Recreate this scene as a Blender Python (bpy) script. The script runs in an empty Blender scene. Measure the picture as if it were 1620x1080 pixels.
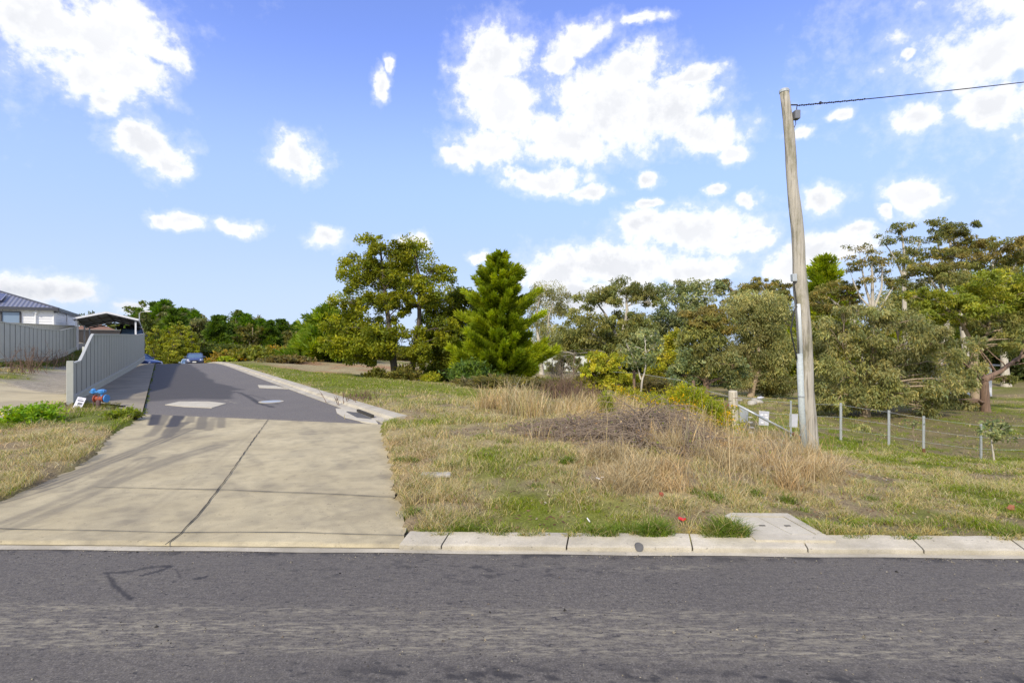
import bpy, bmesh, math, random
import numpy as np
from mathutils import Vector, Matrix

random.seed(7); RNG = np.random.default_rng(7)
SC = bpy.context.scene
COL = SC.collection
F = 810.0; CZ = 1.6
R = math.radians

# ------------------------------------------------------------------ helpers
def P(px, py, Y):
    return Vector(((px-810)/F*Y, Y, CZ-(py-540)/F*Y))

def vnoise(x, y, seed=0):
    x = np.asarray(x, float); y = np.asarray(y, float)
    xi = np.floor(x).astype(np.int64); yi = np.floor(y).astype(np.int64)
    fx = x-xi; fy = y-yi
    fx = fx*fx*(3-2*fx); fy = fy*fy*(3-2*fy)
    def hsh(a, b):
        n = (a*374761393 + b*668265263 + seed*1274126177) & 0xffffffff
        n = ((n ^ (n >> 13))*1274126177) & 0xffffffff
        return ((n ^ (n >> 16)) & 0xffff)/65535.0
    return (hsh(xi, yi)*(1-fx)+hsh(xi+1, yi)*fx)*(1-fy)+(hsh(xi, yi+1)*(1-fx)+hsh(xi+1, yi+1)*fx)*fy

def fbm(x, y, seed=0, oct=4):
    s = 0; a = .5; t = 0
    for k in range(oct):
        s = s+a*vnoise(x*2**k+17.3*k, y*2**k-9.1*k, seed+k); t += a; a *= .5
    return s/t

def sstep(a, b, x):
    t = np.clip((np.asarray(x, float)-a)/(b-a), 0, 1)
    return t*t*(3-2*t)

def in_poly(x, y, poly):
    x = np.asarray(x, float); y = np.asarray(y, float)
    inside = np.zeros(x.shape, bool); n = len(poly)
    for i in range(n):
        x0, y0 = poly[i][0], poly[i][1]; x1, y1 = poly[(i+1) % n][0], poly[(i+1) % n][1]
        c = ((y0 > y) != (y1 > y)) & (x < (x1-x0)*(y-y0)/((y1-y0) if y1 != y0 else 1e-9)+x0)
        inside ^= c
    return inside

def poly_dist(x, y, poly, closed=True):
    x = np.asarray(x, float); y = np.asarray(y, float)
    best = np.full(x.shape, 1e9); n = len(poly)
    for i in range(n if closed else n-1):
        ax, ay = poly[i][0], poly[i][1]; bx, by = poly[(i+1) % n][0], poly[(i+1) % n][1]
        dx, dy = bx-ax, by-ay; L = dx*dx+dy*dy+1e-12
        t = np.clip(((x-ax)*dx+(y-ay)*dy)/L, 0, 1)
        best = np.minimum(best, np.hypot(x-ax-t*dx, y-ay-t*dy))
    return best

def np_mesh(name, V, quads=None, tris=None, col=None, smooth=False, mats=None, attrs=None):
    V = np.asarray(V, np.float32)
    me = bpy.data.meshes.new(name)
    q = np.asarray(quads, np.int32).reshape(-1, 4) if quads is not None and len(quads) else np.zeros((0, 4), np.int32)
    t = np.asarray(tris, np.int32).reshape(-1, 3) if tris is not None and len(tris) else np.zeros((0, 3), np.int32)
    me.vertices.add(len(V)); me.vertices.foreach_set('co', V.ravel())
    nl = q.size+t.size; nf = len(q)+len(t)
    me.loops.add(nl); me.loops.foreach_set('vertex_index', np.concatenate([q.ravel(), t.ravel()]).astype(np.int32))
    me.polygons.add(nf)
    st = np.concatenate([np.arange(len(q))*4, q.size+np.arange(len(t))*3]).astype(np.int32)
    me.polygons.foreach_set('loop_start', st)
    me.polygons.foreach_set('use_smooth', np.full(nf, smooth, bool))
    if col is not None:
        a = me.color_attributes.new('Col', 'FLOAT_COLOR', 'POINT')
        c = np.ones((len(V), 4), np.float32); c[:, :3] = col
        a.data.foreach_set('color', c.ravel())
    if attrs:
        for k, v in attrs.items():
            a = me.attributes.new(k, 'FLOAT', 'POINT'); a.data.foreach_set('value', np.asarray(v, np.float32))
    me.update(calc_edges=True); me.validate()
    return me

def link(name, me, mat=None, parent=None):
    o = bpy.data.objects.new(name, me); COL.objects.link(o)
    if mat is not None:
        for m in (mat if isinstance(mat, (list, tuple)) else [mat]): me.materials.append(m)
    if parent is not None: o.parent = parent
    return o

def empty(name, loc=(0, 0, 0), rz=0):
    o = bpy.data.objects.new(name, None); COL.objects.link(o)
    o.location = loc; o.rotation_euler = (0, 0, rz); o.empty_display_size = .3
    return o

def tag(o, label=None, cat=None, group=None, kind=None):
    if label: o['label'] = label
    if cat: o['category'] = cat
    if group: o['group'] = group
    if kind: o['kind'] = kind
    return o

def children(o): return [c for c in bpy.data.objects if c.parent == o]

def copy_tree(o, parent=None):
    c = o.copy(); COL.objects.link(c)
    if parent is not None: c.parent = parent
    for ch in children(o): copy_tree(ch, c)
    return c

class MB:
    """collects boxes, tubes, polygons for one mesh"""
    def __init__(s): s.bm = bmesh.new()
    def box(s, c, size, rot=None, bevel=0):
        m = Matrix.Translation(Vector(c)) @ (rot.to_4x4() if rot is not None else Matrix()) @ Matrix.Diagonal((size[0], size[1], size[2], 1))
        r = bmesh.ops.create_cube(s.bm, size=1, matrix=m)
        if bevel:
            es = list({e for v in r['verts'] for e in v.link_edges})
            bmesh.ops.bevel(s.bm, geom=es, offset=bevel, segments=2, affect='EDGES', profile=.6)
        return s
    def bar(s, a, b, w, h, up=(0, 0, 1)):
        a = Vector(a); b = Vector(b); d = b-a; L = d.length
        x = d.normalized(); u = Vector(up); y = u.cross(x)
        if y.length < 1e-4: y = Vector((1, 0, 0)).cross(x)
        y.normalize(); z = x.cross(y)
        rot = Matrix((x, y, z)).transposed()
        return s.box((a+b)/2, (L, w, h), rot)
    def tube(s, pts, rad, n=8, cap=True):
        pts = [Vector(p) for p in pts]
        if not isinstance(rad, (list, tuple)): rad = [rad]*len(pts)
        rings = []
        for i, p in enumerate(pts):
            t = (pts[min(i+1, len(pts)-1)]-pts[max(i-1, 0)]).normalized()
            a = Vector((0, 0, 1)) if abs(t.z) < .9 else Vector((1, 0, 0))
            u = t.cross(a).normalized(); w = t.cross(u)
            rings.append([s.bm.verts.new(p+(u*math.cos(2*math.pi*k/n)+w*math.sin(2*math.pi*k/n))*rad[i]) for k in range(n)])
        for a, b in zip(rings, rings[1:]):
            for k in range(n): s.bm.faces.new((a[k], a[(k+1) % n], b[(k+1) % n], b[k]))
        if cap:
            s.bm.faces.new(rings[0][::-1]); s.bm.faces.new(rings[-1])
        return s
    def poly(s, pts): s.bm.faces.new([s.bm.verts.new(Vector(p)) for p in pts]); return s
    def prism(s, pts, dz):
        lo = [s.bm.verts.new(Vector(p)) for p in pts]; hi = [s.bm.verts.new(Vector(p)+Vector((0, 0, dz))) for p in pts]
        n = len(pts)
        s.bm.faces.new(hi); s.bm.faces.new(lo[::-1])
        for i in range(n): s.bm.faces.new((lo[i], lo[(i+1) % n], hi[(i+1) % n], hi[i]))
        return s
    def lathe(s, prof, c=(0, 0, 0), n=14, rot=None):
        c = Vector(c); rings = []
        for r, z in prof:
            ring = []
            for k in range(n):
                v = Vector((r*math.cos(2*math.pi*k/n), r*math.sin(2*math.pi*k/n), z))
                if rot is not None: v = rot @ v
                ring.append(s.bm.verts.new(c+v))
            rings.append(ring)
        for a, b in zip(rings, rings[1:]):
            for k in range(n): s.bm.faces.new((a[k], a[(k+1) % n], b[(k+1) % n], b[k]))
        s.bm.faces.new(rings[0][::-1]); s.bm.faces.new(rings[-1])
        return s
    def rock(s, c, r, seed=0, flat=.7):
        rr = bmesh.ops.create_icosphere(s.bm, subdivisions=2, radius=1, matrix=Matrix.Translation(Vector(c)))
        rg = random.Random(seed)
        ax = [Vector((rg.uniform(-1, 1), rg.uniform(-1, 1), rg.uniform(-1, 1))).normalized() for _ in range(7)]
        for v in rr['verts']:
            d = v.co-Vector(c); k = 1+sum(.12*math.sin(3*d.dot(a)+i) for i, a in enumerate(ax))
            v.co = Vector(c)+Vector((d.x*r*k*1.2, d.y*r*k, d.z*r*k*flat))
        return s
    def build(s, name, mat, parent=None, smooth=False):
        me = bpy.data.meshes.new(name)
        bmesh.ops.recalc_face_normals(s.bm, faces=s.bm.faces)
        s.bm.to_mesh(me); s.bm.free()
        if smooth:
            for p in me.polygons: p.use_smooth = True
        return link(name, me, mat, parent)

# ------------------------------------------------------------------ materials
class NT:
    def __init__(s, name):
        s.m = bpy.data.materials.new(name); s.m.use_nodes = True
        s.t = s.m.node_tree; s.n = s.t.nodes; s.l = s.t.links
        s.b = s.n['Principled BSDF']; s.out = s.n['Material Output']
        s.tc = None
    def new(s, t, **kw):
        n = s.n.new(t)
        for k, v in kw.items(): setattr(n, k, v)
        return n
    def val(s, sock, v):
        if hasattr(v, 'links'): s.l.new(v, sock)
        else: sock.default_value = v
    def coord(s):
        if s.tc is None: s.tc = s.new('ShaderNodeTexCoord').outputs['Object']
        return s.tc
    def noise(s, scale, detail=4, rough=.6, vec=None, stretch=None):
        n = s.new('ShaderNodeTexNoise'); n.inputs['Scale'].default_value = scale
        n.inputs['Detail'].default_value = detail; n.inputs['Roughness'].default_value = rough
        v = vec or s.coord()
        if stretch:
            mp = s.new('ShaderNodeMapping'); mp.inputs['Scale'].default_value = stretch; s.l.new(v, mp.inputs[0]); v = mp.outputs[0]
        s.l.new(v, n.inputs['Vector']); return n.outputs['Fac']
    def ramp(s, fac, stops):
        r = s.new('ShaderNodeValToRGB'); e = r.color_ramp.elements
        while len(e) < len(stops): e.new(.5)
        for k, (p, c) in enumerate(stops):
            e[k].position = p; e[k].color = tuple(c)+(1,) if not isinstance(c, (int, float)) else (c, c, c, 1)
        s.l.new(fac, r.inputs[0]); return r.outputs[0]
    def mix(s, fac, a, b, mode='MIX'):
        n = s.new('ShaderNodeMix', data_type='RGBA', blend_type=mode)
        s.val(n.inputs[0], fac)
        for k, v in ((6, a), (7, b)):
            if hasattr(v, 'links'): s.l.new(v, n.inputs[k])
            else: n.inputs[k].default_value = tuple(v)+(1,) if len(v) == 3 else v
        return n.outputs[2]
    def math(s, op, a, b=0.0):
        n = s.new('ShaderNodeMath', operation=op); s.val(n.inputs[0], a); s.val(n.inputs[1], b); return n.outputs[0]
    def attr(s, name):
        a = s.new('ShaderNodeAttribute'); a.attribute_name = name; return a
    def base(s, c):
        if hasattr(c, 'links'): s.l.new(c, s.b.inputs['Base Color'])
        else: s.b.inputs['Base Color'].default_value = tuple(c)+(1,)
    def rough(s, v): s.val(s.b.inputs['Roughness'], v); return s
    def bump(s, h, strength=.3, dist=.02):
        b = s.new('ShaderNodeBump'); b.inputs['Strength'].default_value = strength; b.inputs['Distance'].default_value = dist
        s.l.new(h, b.inputs['Height']); s.l.new(b.outputs[0], s.b.inputs['Normal'])

def simple(name, c, rough=.7, var=.12, scale=6, metal=0, bump=0, stretch=None, spec=.4):
    t = NT(name); c = Vector(c)
    f = t.noise(scale, 5, .65, stretch=stretch)
    t.base(t.ramp(f, [(.25, tuple(c*(1-var))), (.75, tuple(c*(1+var)))]))
    t.rough(rough); t.b.inputs['Metallic'].default_value = metal
    t.b.inputs['Specular IOR Level'].default_value = spec
    if bump: t.bump(f, bump)
    return t.m

def leafmat(name, trans=.3, gain=1.0, sat=1.0):
    t = NT(name); g = t.new('ShaderNodeHueSaturation'); g.inputs['Value'].default_value = gain; g.inputs['Saturation'].default_value = sat
    t.l.new(t.attr('Col').outputs['Color'], g.inputs['Color'])
    class a: outputs = {'Color': g.outputs[0]}
    t.base(a.outputs['Color']); t.rough(.55); t.b.inputs['Specular IOR Level'].default_value = .25
    tr = t.new('ShaderNodeBsdfTranslucent'); mx = t.new('ShaderNodeMixShader'); mx.inputs[0].default_value = trans
    hs = t.new('ShaderNodeHueSaturation'); hs.inputs['Saturation'].default_value = 1.15; hs.inputs['Value'].default_value = 1.3
    t.l.new(a.outputs['Color'], hs.inputs['Color']); t.l.new(hs.outputs[0], tr.inputs['Color'])
    t.l.new(t.b.outputs[0], mx.inputs[1]); t.l.new(tr.outputs[0], mx.inputs[2]); t.l.new(mx.outputs[0], t.out.inputs['Surface'])
    return t.m

def m_asphalt(name='asphalt', gain=1.0):
    t = NT(name); st = t.attr('stain').outputs['Fac']; du = t.attr('dust').outputs['Fac']
    fine = t.noise(95, 5, .8); mid = t.noise(9, 5, .6); big = t.noise(1.1, 4, .6)
    c = t.ramp(fine, [(.3, (.040, .037, .033)), (.52, (.115, .104, .092)), (.74, (.29, .265, .225))])
    c = t.mix(1.0, c, t.ramp(t.noise(34, 4, .75), [(.32, .70), (.5, 1.0), (.68, 1.34)]), 'MULTIPLY')
    c = t.mix(t.math('MULTIPLY', mid, .35), c, (.125, .112, .095))
    c = t.mix(t.ramp(big, [(.35, 0.0), (.7, .35)]), c, (.084, .077, .072))
    pit = t.ramp(t.noise(38, 2, .5, stretch=(.45, 1, 1)), [(.665, 0.0), (.69, .75)])
    c = t.mix(pit, c, (.03, .03, .033))
    chip = t.ramp(t.noise(70, 1, .4), [(.74, 0.0), (.78, .7)])
    c = t.mix(chip, c, (.30, .28, .22))
    dn = t.math('MULTIPLY', du, t.ramp(t.noise(48, 6, .75, stretch=(.22, 1, 1)), [(.44, 0.0), (.66, 1.0)]))
    c = t.mix(dn, c, (.30, .27, .20))
    c = t.mix(1.0, c, (gain, gain, gain), 'MULTIPLY')
    c = t.mix(st, c, (.028, .027, .029))
    t.base(c); t.rough(.78); t.b.inputs['Specular IOR Level'].default_value = .3
    t.bump(fine, .5, .006); return t.m

def m_concrete(name, lo, hi, sc=1.0):
    t = NT(name); st = t.attr('stain').outputs['Fac']
    a = t.noise(.9*sc, 6, .65); b = t.noise(11*sc, 6, .7, stretch=(.5, 1.4, 1)); f = t.noise(120, 3, .6)
    c = t.ramp(a, [(.3, lo), (.68, hi)])
    c = t.mix(t.ramp(b, [(.38, .24), (.62, 0.0)]), c, tuple(Vector(lo)*.78))
    c = t.mix(t.ramp(f, [(.3, .35), (.6, 0.0)]), c, tuple(Vector(lo)*.6))
    spots = t.ramp(t.noise(24, 2, .5), [(.69, 0.0), (.72, .55)])
    c = t.mix(spots, c, tuple(Vector(lo)*.45))
    c = t.mix(st, c, (.05, .047, .05))
    t.base(c); t.rough(.85); t.bump(f, .25, .004); return t.m

def m_ground():
    t = NT('ground_earth'); a = t.attr('Col').outputs['Color']
    f = t.noise(45, 5, .75); g = t.noise(6, 5, .7)
    c = t.mix(1.0, a, t.ramp(f, [(.25, .45), (.5, 1.0), (.75, 1.5)]), 'MULTIPLY')
    c = t.mix(1.0, c, t.ramp(g, [(.3, .75), (.7, 1.2)]), 'MULTIPLY')
    t.base(c); t.rough(.95); t.b.inputs['Specular IOR Level'].default_value = .1; t.bump(f, .8, .03); return t.m

def m_timber(name, lo, hi, dark, moss=0):
    t = NT(name)
    s1 = t.noise(14, 5, .7, stretch=(1.6, 1.6, .06)); s2 = t.noise(20, 4, .65, stretch=(1.5, 1.5, .04)); s3 = t.noise(2.2, 3, .5)
    c = t.ramp(s1, [(.3, lo), (.65, hi)])
    c = t.mix(t.ramp(s2, [(.53, 0.0), (.62, .9)]), c, dark)
    c = t.mix(t.ramp(s3, [(.4, 0.0), (.7, .4)]), c, tuple(Vector(hi)*1.1))
    if moss: c = t.mix(t.math('MULTIPLY', t.ramp(t.noise(3.2, 5, .7, stretch=(1, 1, .35)), [(.5, 0.0), (.62, 1.0)]), moss), c, (.12, .115, .035))
    t.base(c); t.rough(.9); t.bump(s2, .7, .02); return t.m

def m_glass(name, c):
    t = NT(name); t.base(c); t.rough(.05); t.b.inputs['Specular IOR Level'].default_value = .8; return t.m

def m_paint(name, c, rough=.25):
    t = NT(name); f = t.noise(3, 4, .6); c = Vector(c)
    t.base(t.ramp(f, [(.3, tuple(c*.92)), (.7, tuple(c*1.06))])); t.rough(rough); t.b.inputs['Coat Weight'].default_value = .6; t.b.inputs['Coat Roughness'].default_value = .08
    return t.m

def m_roof():
    t = NT('corrugated_roof_steel')
    w = t.new('ShaderNodeTexWave'); w.inputs['Scale'].default_value = 1.35; w.bands_direction = 'X'; w.inputs['Distortion'].default_value = 0
    t.l.new(t.coord(), w.inputs['Vector'])
    c = t.mix(w.outputs['Fac'], (.09, .10, .14), (.20, .21, .27)); t.base(c); t.rough(.4); t.bump(w.outputs['Fac'], .6, .03); return t.m

M = {}
M['asphalt'] = m_asphalt(); M['asphalt_side'] = m_asphalt('side_asphalt', 1.38)
M['concrete'] = m_concrete('driveway_concrete', (.41, .345, .205), (.58, .50, .31))
M['verge'] = m_concrete('verge_concrete', (.26, .22, .145), (.42, .36, .24), 1.5)
M['kerbcon'] = m_concrete('kerb_concrete', (.41, .37, .275), (.65, .595, .47), 3)
M['pad'] = m_concrete('pad_concrete', (.47, .43, .325), (.63, .58, .46), 3)
M['ground'] = m_ground()
M['leaf'] = leafmat('foliage_leaf', .42, 2.25, 1.08)
M['grass'] = leafmat('grass_blade', .28, 1.15, 1.08)
M['pole'] = m_timber('weathered_pole_timber', (.30, .275, .225), (.48, .445, .375), (.08, .07, .055), .5)
M['post'] = m_timber('weathered_post_timber', (.38, .34, .26), (.56, .51, .41), (.12, .10, .08))
M['bark_dark'] = m_timber('dark_bark', (.06, .05, .04), (.13, .105, .08), (.03, .025, .02))
M['bark_brown'] = m_timber('red_brown_bark', (.13, .08, .055), (.24, .16, .11), (.05, .035, .03))
M['bark_pale'] = m_timber('pale_gum_bark', (.36, .32, .26), (.58, .54, .46), (.20, .16, .12))
M['bark_tan'] = m_timber('tan_gum_bark', (.26, .19, .12), (.42, .33, .23), (.13, .09, .06))
def m_sheet():
    t = NT('grey_green_sheet_steel'); f = t.noise(1.6, 5, .65); g = t.noise(7, 5, .7, stretch=(1, 1, .25))
    c = t.ramp(f, [(.3, (.37, .378, .335)), (.7, (.425, .432, .385))])
    sp = t.new('ShaderNodeSeparateXYZ'); t.l.new(t.new('ShaderNodeNewGeometry').outputs['Position'], sp.inputs[0])
    low = t.new('ShaderNodeMapRange'); t.l.new(sp.outputs[2], low.inputs[0]); low.inputs[1].default_value = .75; low.inputs[2].default_value = .15
    c = t.mix(t.math('MULTIPLY', low.outputs[0], t.ramp(g, [(.35, 0.0), (.65, .55)])), c, (.28, .24, .17))
    c = t.mix(t.ramp(g, [(.58, 0.0), (.75, .25)]), c, (.29, .29, .26)); t.base(c); t.rough(.5); return t.m
M['sheet'] = m_sheet()
M['groove_shade'] = simple('sheet_groove_shade', (.06, .065, .065), .7, .1, 3)  # dark colour painted into the sheet grooves as lap shadow
M['rail'] = simple('pale_fence_rail', (.46, .47, .43), .45, .05, 3)
M['plinth'] = simple('pale_plinth', (.42, .43, .38), .8, .12, 4)
M['cream'] = simple('cream_sheet_steel', (.56, .53, .42), .5, .05, 3)
M['paling'] = simple('brown_paling_timber', (.13, .11, .09), .85, .3, 5, stretch=(4, 4, .3))
M['white'] = simple('white_painted_steel', (.78, .79, .80), .4, .03, 3)
M['weatherboard'] = simple('white_weatherboard', (.80, .81, .82), .55, .03, 2)
M['roof'] = m_roof()
M['fascia'] = simple('charcoal_fascia', (.075, .078, .09), .4, .06, 3)
M['solar'] = m_glass('solar_cell_glass', (.02, .035, .13))
M['alu'] = simple('aluminium', (.5, .5, .52), .35, .05, 5, metal=.6)
M['galv'] = simple('galvanised_steel', (.46, .49, .50), .45, .16, 14, metal=.35)
M['rust'] = simple('rusty_steel', (.16, .075, .04), .85, .35, 18)
M['glass_brown'] = m_glass('window_glass_blind', (.16, .15, .12))
M['glass_blue'] = m_glass('window_glass', (.22, .30, .40))
M['zinc'] = simple('unpainted_roof_sheet', (.30, .31, .32), .4, .12, 4, metal=.3)
M['soffit'] = simple('carport_underside', (.15, .14, .13), .6, .2, 3)
M['tile'] = simple('terracotta_roof_tile', (.22, .12, .08), .8, .25, 8)
M['brick'] = simple('red_brick', (.28, .13, .09), .85, .25, 9)
M['black'] = simple('black_vinyl', (.012, .012, .014), .35, .3, 8)
M['tyre'] = simple('tyre_rubber', (.02, .02, .02), .85, .2, 20)
M['carglass'] = m_glass('car_glass', (.10, .16, .24))
M['lamp'] = m_glass('headlight_glass', (.75, .76, .78))
M['plate'] = simple('number_plate', (.75, .75, .72), .5, .04, 10)
M['navy'] = m_paint('navy_car_paint', (.055, .075, .16))
M['palecar'] = m_paint('pale_blue_car_paint', (.35, .45, .58))
M['bluecar'] = m_paint('blue_car_paint', (.05, .08, .19))
M['darkcar'] = m_paint('charcoal_car_paint', (.03, .03, .033))
M['pvc'] = simple('pale_grey_conduit', (.62, .66, .67), .5, .05, 6)
M['pvc2'] = simple('speckled_grey_conduit', (.40, .44, .43), .6, .22, 34)
M['cable'] = simple('black_cable', (.018, .018, .02), .6, .2, 10)
M['box'] = simple('grey_plastic_box', (.17, .18, .20), .5, .1, 8)
M['valveblue'] = m_paint('blue_valve_paint', (.035, .22, .55), .4)
M['valvered'] = simple('red_oxide_pipe', (.30, .065, .03), .7, .25, 14)
M['pipe'] = simple('rusty_dark_pipe', (.12, .075, .075), .8, .3, 16)
M['paper'] = simple('white_card', (.78, .78, .82), .7, .04, 12)
M['ink'] = simple('grey_print', (.18, .18, .2), .8, .1, 10)
M['plastic'] = simple('pale_lilac_plastic', (.50, .51, .56), .6, .12, 9)
M['stone'] = simple('pale_stone', (.42, .40, .36), .9, .25, 14, bump=.3)
M['red'] = simple('red_litter_plastic', (.55, .02, .03), .45, .2, 20)
M['clay'] = simple('terracotta_shard', (.30, .12, .06), .9, .2, 12)
M['iron'] = simple('cast_iron', (.10, .10, .10), .7, .25, 20)
M['shadegap'] = simple('joint_dirt_gap_shade', (.045, .042, .036), .95, .3, 12)
M['whitefence'] = simple('pale_grey_green_fence_sheet', (.60, .63, .60), .5, .05, 2)
M['lampgrey'] = simple('street_light_steel', (.42, .44, .46), .4, .08, 4, metal=.3)

# ------------------------------------------------------------------ ground shape
D = np.array([-.566, .8245]); N_ = np.array([.8245, .566]); A0 = np.array([-7.95, 11.06])
def uv(x, y):
    rx = np.asarray(x, float)-A0[0]; ry = np.asarray(y, float)-A0[1]
    return rx*D[0]+ry*D[1], rx*N_[0]+ry*N_[1]
def UV(u, v, z=0.0):
    p = A0+u*D+v*N_; return Vector((p[0], p[1], z))
def zr(u):
    u = np.asarray(u, float); s = np.clip(u-22, 0, None); k = .0012; s0 = 20.8
    return .03-np.where(s < s0, k*s*s, k*s0*s0+.05*(s-s0))
def ub(v):
    v = np.asarray(v, float); return np.where(v > 0, -1.04*v, -1.27*v)
def ykerb(x): return 3.86-.0225*np.asarray(x, float)

def flat(px, py, z=.03):
    Y = (CZ-z)*F/(py-540); return ((px-810)/F*Y, Y)
SLAB = [flat(*p) for p in [(645, 851), (641, 812), (631, 790), (624, 768), (621, 735), (611, 702), (604, 671),
                           (415, 663), (225, 655), (205, 671), (178, 686), (163, 700), (148, 720), (110, 744), (75, 760), (30, 778), (0, 791)]]
SLAB += [(-5.15, 4.5), (-5.4, 4.05)]
SLAB = [(x, max(y, float(ykerb(x))+.06)) for x, y in SLAB]
SLAB[0] = (SLAB[0][0], float(ykerb(SLAB[0][0]))+.06); SLAB[-1] = (SLAB[-1][0], float(ykerb(SLAB[-1][0]))+.06)
APRON = [flat(*p, .05) for p in [(104, 641), (62, 646), (0, 668), (-200, 700), (-420, 690)]]+[(-24, 15.5), (-16.5, 16.2), (-12.2, 14.2)]

ctrl = []
def cp(px, py, Y): p = P(px, py, Y); ctrl.append((p.x, p.y, p.z))
for x in np.linspace(-1, 16, 7): ctrl.append((x, 4.15, .065))
for x in (-30, -14, -8, -5.5, -2): ctrl.append((x, 4.15, .06))
for x in (-30, -10, 0, 10, 30): ctrl.append((x, 0, .0)); ctrl.append((x, -12, .0)); ctrl.append((x*5, -60, 0))
for a in [(700, 760, 5.5), (900, 760, 5.4), (1100, 760, 5.3), (1100, 722, 6.5), (1250, 748, 6.5), (1250, 800, 5.2), (1000, 700, 7.5), (850, 680, 8.5),
          (850, 650, 11.5), (700, 640, 12), (620, 640, 12), (1280, 722, 9), (1251, 690, 15), (1330, 695, 14.8), (1406, 706, 14.5), (1461, 717, 14.2),
          (1552, 727, 14), (1160, 687, 15), (1500, 800, 5.0), (1500, 762, 6.8), (1500, 730, 10.5), (1200, 636, 26), (1500, 652, 22), (1600, 640, 28),
          (1558, 656, 22), (1060, 660, 16), (960, 632, 20),
          (840, 641, 15), (600, 606, 20), (700, 617, 18), (620, 603, 30), (790, 608, 29), (545, 573, 45), (600, 579, 42), (680, 585, 42), (470, 587, 34), (540, 592, 33),
          (880, 586, 60), (900, 605, 38), (700, 575, 70), (1000, 610, 40), (1300, 610, 50), (1500, 600, 50), (1000, 582, 80), (1400, 582, 80),
          (0, 576, 22.4), (120, 556, 38), (0, 590, 19), (60, 600, 17), (0, 609, 15), (-300, 575, 22), (50, 553, 42), (-200, 560, 40), (170, 556, 40), (190, 551, 50)]: cp(*a)
for u in (0, 8, 16, 24, 32, 40, 50, 65, 80, 100):
    for v in (-1.5, 5.5): p = UV(u, v); ctrl.append((p.x, p.y, float(zr(u))+.05))
for x in (-300, -150, 0, 150, 300):
    ctrl.append((x, 160, -6)); ctrl.append((x, 320, -8))
for s in (-1, 1): ctrl.append((s*150, 60, -1)); ctrl.append((s*300, 60, -2)); ctrl.append((s*300, -60, 0))
CP = np.array(ctrl)
def _tps(r2): return r2*np.log(r2+1e-9)*.5
_n = len(CP); _d2 = ((CP[:, None, :2]-CP[None, :, :2])**2).sum(-1)
_K = _tps(_d2)+np.eye(_n)*.3
_Pm = np.c_[np.ones(_n), CP[:, :2]]
_A = np.block([[_K, _Pm], [_Pm.T, np.zeros((3, 3))]])
_W = np.linalg.solve(_A, np.r_[CP[:, 2], 0, 0, 0])
def rbf(x, y):
    x = np.asarray(x, float); y = np.asarray(y, float); out = _W[_n]+_W[_n+1]*x+_W[_n+2]*y
    for k in range(_n): out = out+_W[k]*_tps((x-CP[k, 0])**2+(y-CP[k, 1])**2)
    return out

def hnat(x, y):
    """grass surface"""
    x = np.asarray(x, float); y = np.asarray(y, float)
    h = rbf(x, y)
    far = sstep(8, 40, y)
    h = h+(fbm(x*.7, y*.7, 3, 3)-.5)*(.05+.25*far)+(fbm(x*2.6, y*2.6, 5, 2)-.5)*.045*sstep(4.2, 5, y)
    # mound of dry grass around the pole
    h = h+.02*np.exp(-(((x-2.6)/1.5)**2+((y-7.0)/1.1)**2))
    u, v = uv(x, y)
    dv = np.maximum(np.maximum(-1.7-v, v-4.15), 0); w = (1-sstep(0, 3.2, dv))*sstep(-2.5, 0.5, u-ub(np.clip(v, -2, 4.2)))
    h = h*(1-w)+(zr(u)+.075)*w
    w2 = 1-sstep(0, .7, y-4.1-.0*x)
    w2 = w2*(y > 3)
    h = h*(1-w2)+.058*w2
    return h
def hgt(x, y):
    x = np.asarray(x, float); y = np.asarray(y, float)
    h = hnat(x, y); u, v = uv(x, y)
    under = (v > -1.55) & (v < 4.27) & (u > ub(v)-np.where(v > 0, .55, 0)) & (u < 150)
    h = np.where(under, zr(u)-.09, h)
    h = np.where(in_poly(x, y, SLAB), -.06, h)
    h = np.where(in_poly(x, y, APRON), np.minimum(h, 0.0), h)
    h = np.where(y < ykerb(x)+.2, -.12, h)
    return h
def H(x, y): return float(hnat(np.array([x]), np.array([y]))[0])
def G(px, py):
    """the ground point seen at a pixel of the photograph"""
    Ys = np.geomspace(3.6, 150, 900); Xs = (px-810)/F*Ys; zs = CZ-(py-540)/F*Ys
    hit = np.where(zs <= hnat(Xs, Ys))[0]; k = hit[0] if len(hit) else -1
    return Vector((Xs[k], Ys[k], float(hnat(Xs[k:k+1] if k != -1 else Xs[-1:], Ys[k:k+1] if k != -1 else Ys[-1:])[0])))
def gpoly(pts): return [tuple(G(*p)[:2]) for p in pts]

GREEN = np.array((.12, .165, .018)); GREEN2 = np.array((.21, .22, .035)); STRAW = np.array((.44, .36, .18)); STRAW2 = np.array((.32, .255, .135))
DIRT = np.array((.25, .19, .12)); LITTER = np.array((.17, .135, .075)); GRAVEL = np.array((.36, .32, .25))
Z_STRAWMOUND = gpoly([(900, 720), (960, 690), (1100, 690), (1240, 710), (1330, 730), (1340, 770), (1240, 795), (1080, 790), (940, 765)])
Z_STRAWSTRIP = gpoly([(755, 655), (800, 635), (960, 655), (1010, 664), (980, 672), (840, 668)])
Z_EDGE = [flat(*p, .08) for p in [(610, 690), (660, 690), (700, 740), (760, 800), (700, 825), (650, 820), (630, 780)]]
Z_DIRT = [gpoly([(640, 815), (720, 818), (760, 838), (680, 846), (645, 846)]), gpoly([(1270, 780), (1370, 785), (1400, 815), (1300, 812)]), gpoly([(810, 745), (900, 742), (910, 770), (830, 772)])]
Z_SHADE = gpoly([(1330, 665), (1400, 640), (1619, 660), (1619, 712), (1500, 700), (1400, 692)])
Z_LEFTSTRAW = [flat(*p, .06) for p in [(-60, 690), (120, 672), (170, 690), (140, 722), (60, 762), (0, 785), (-80, 800)]]
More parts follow.
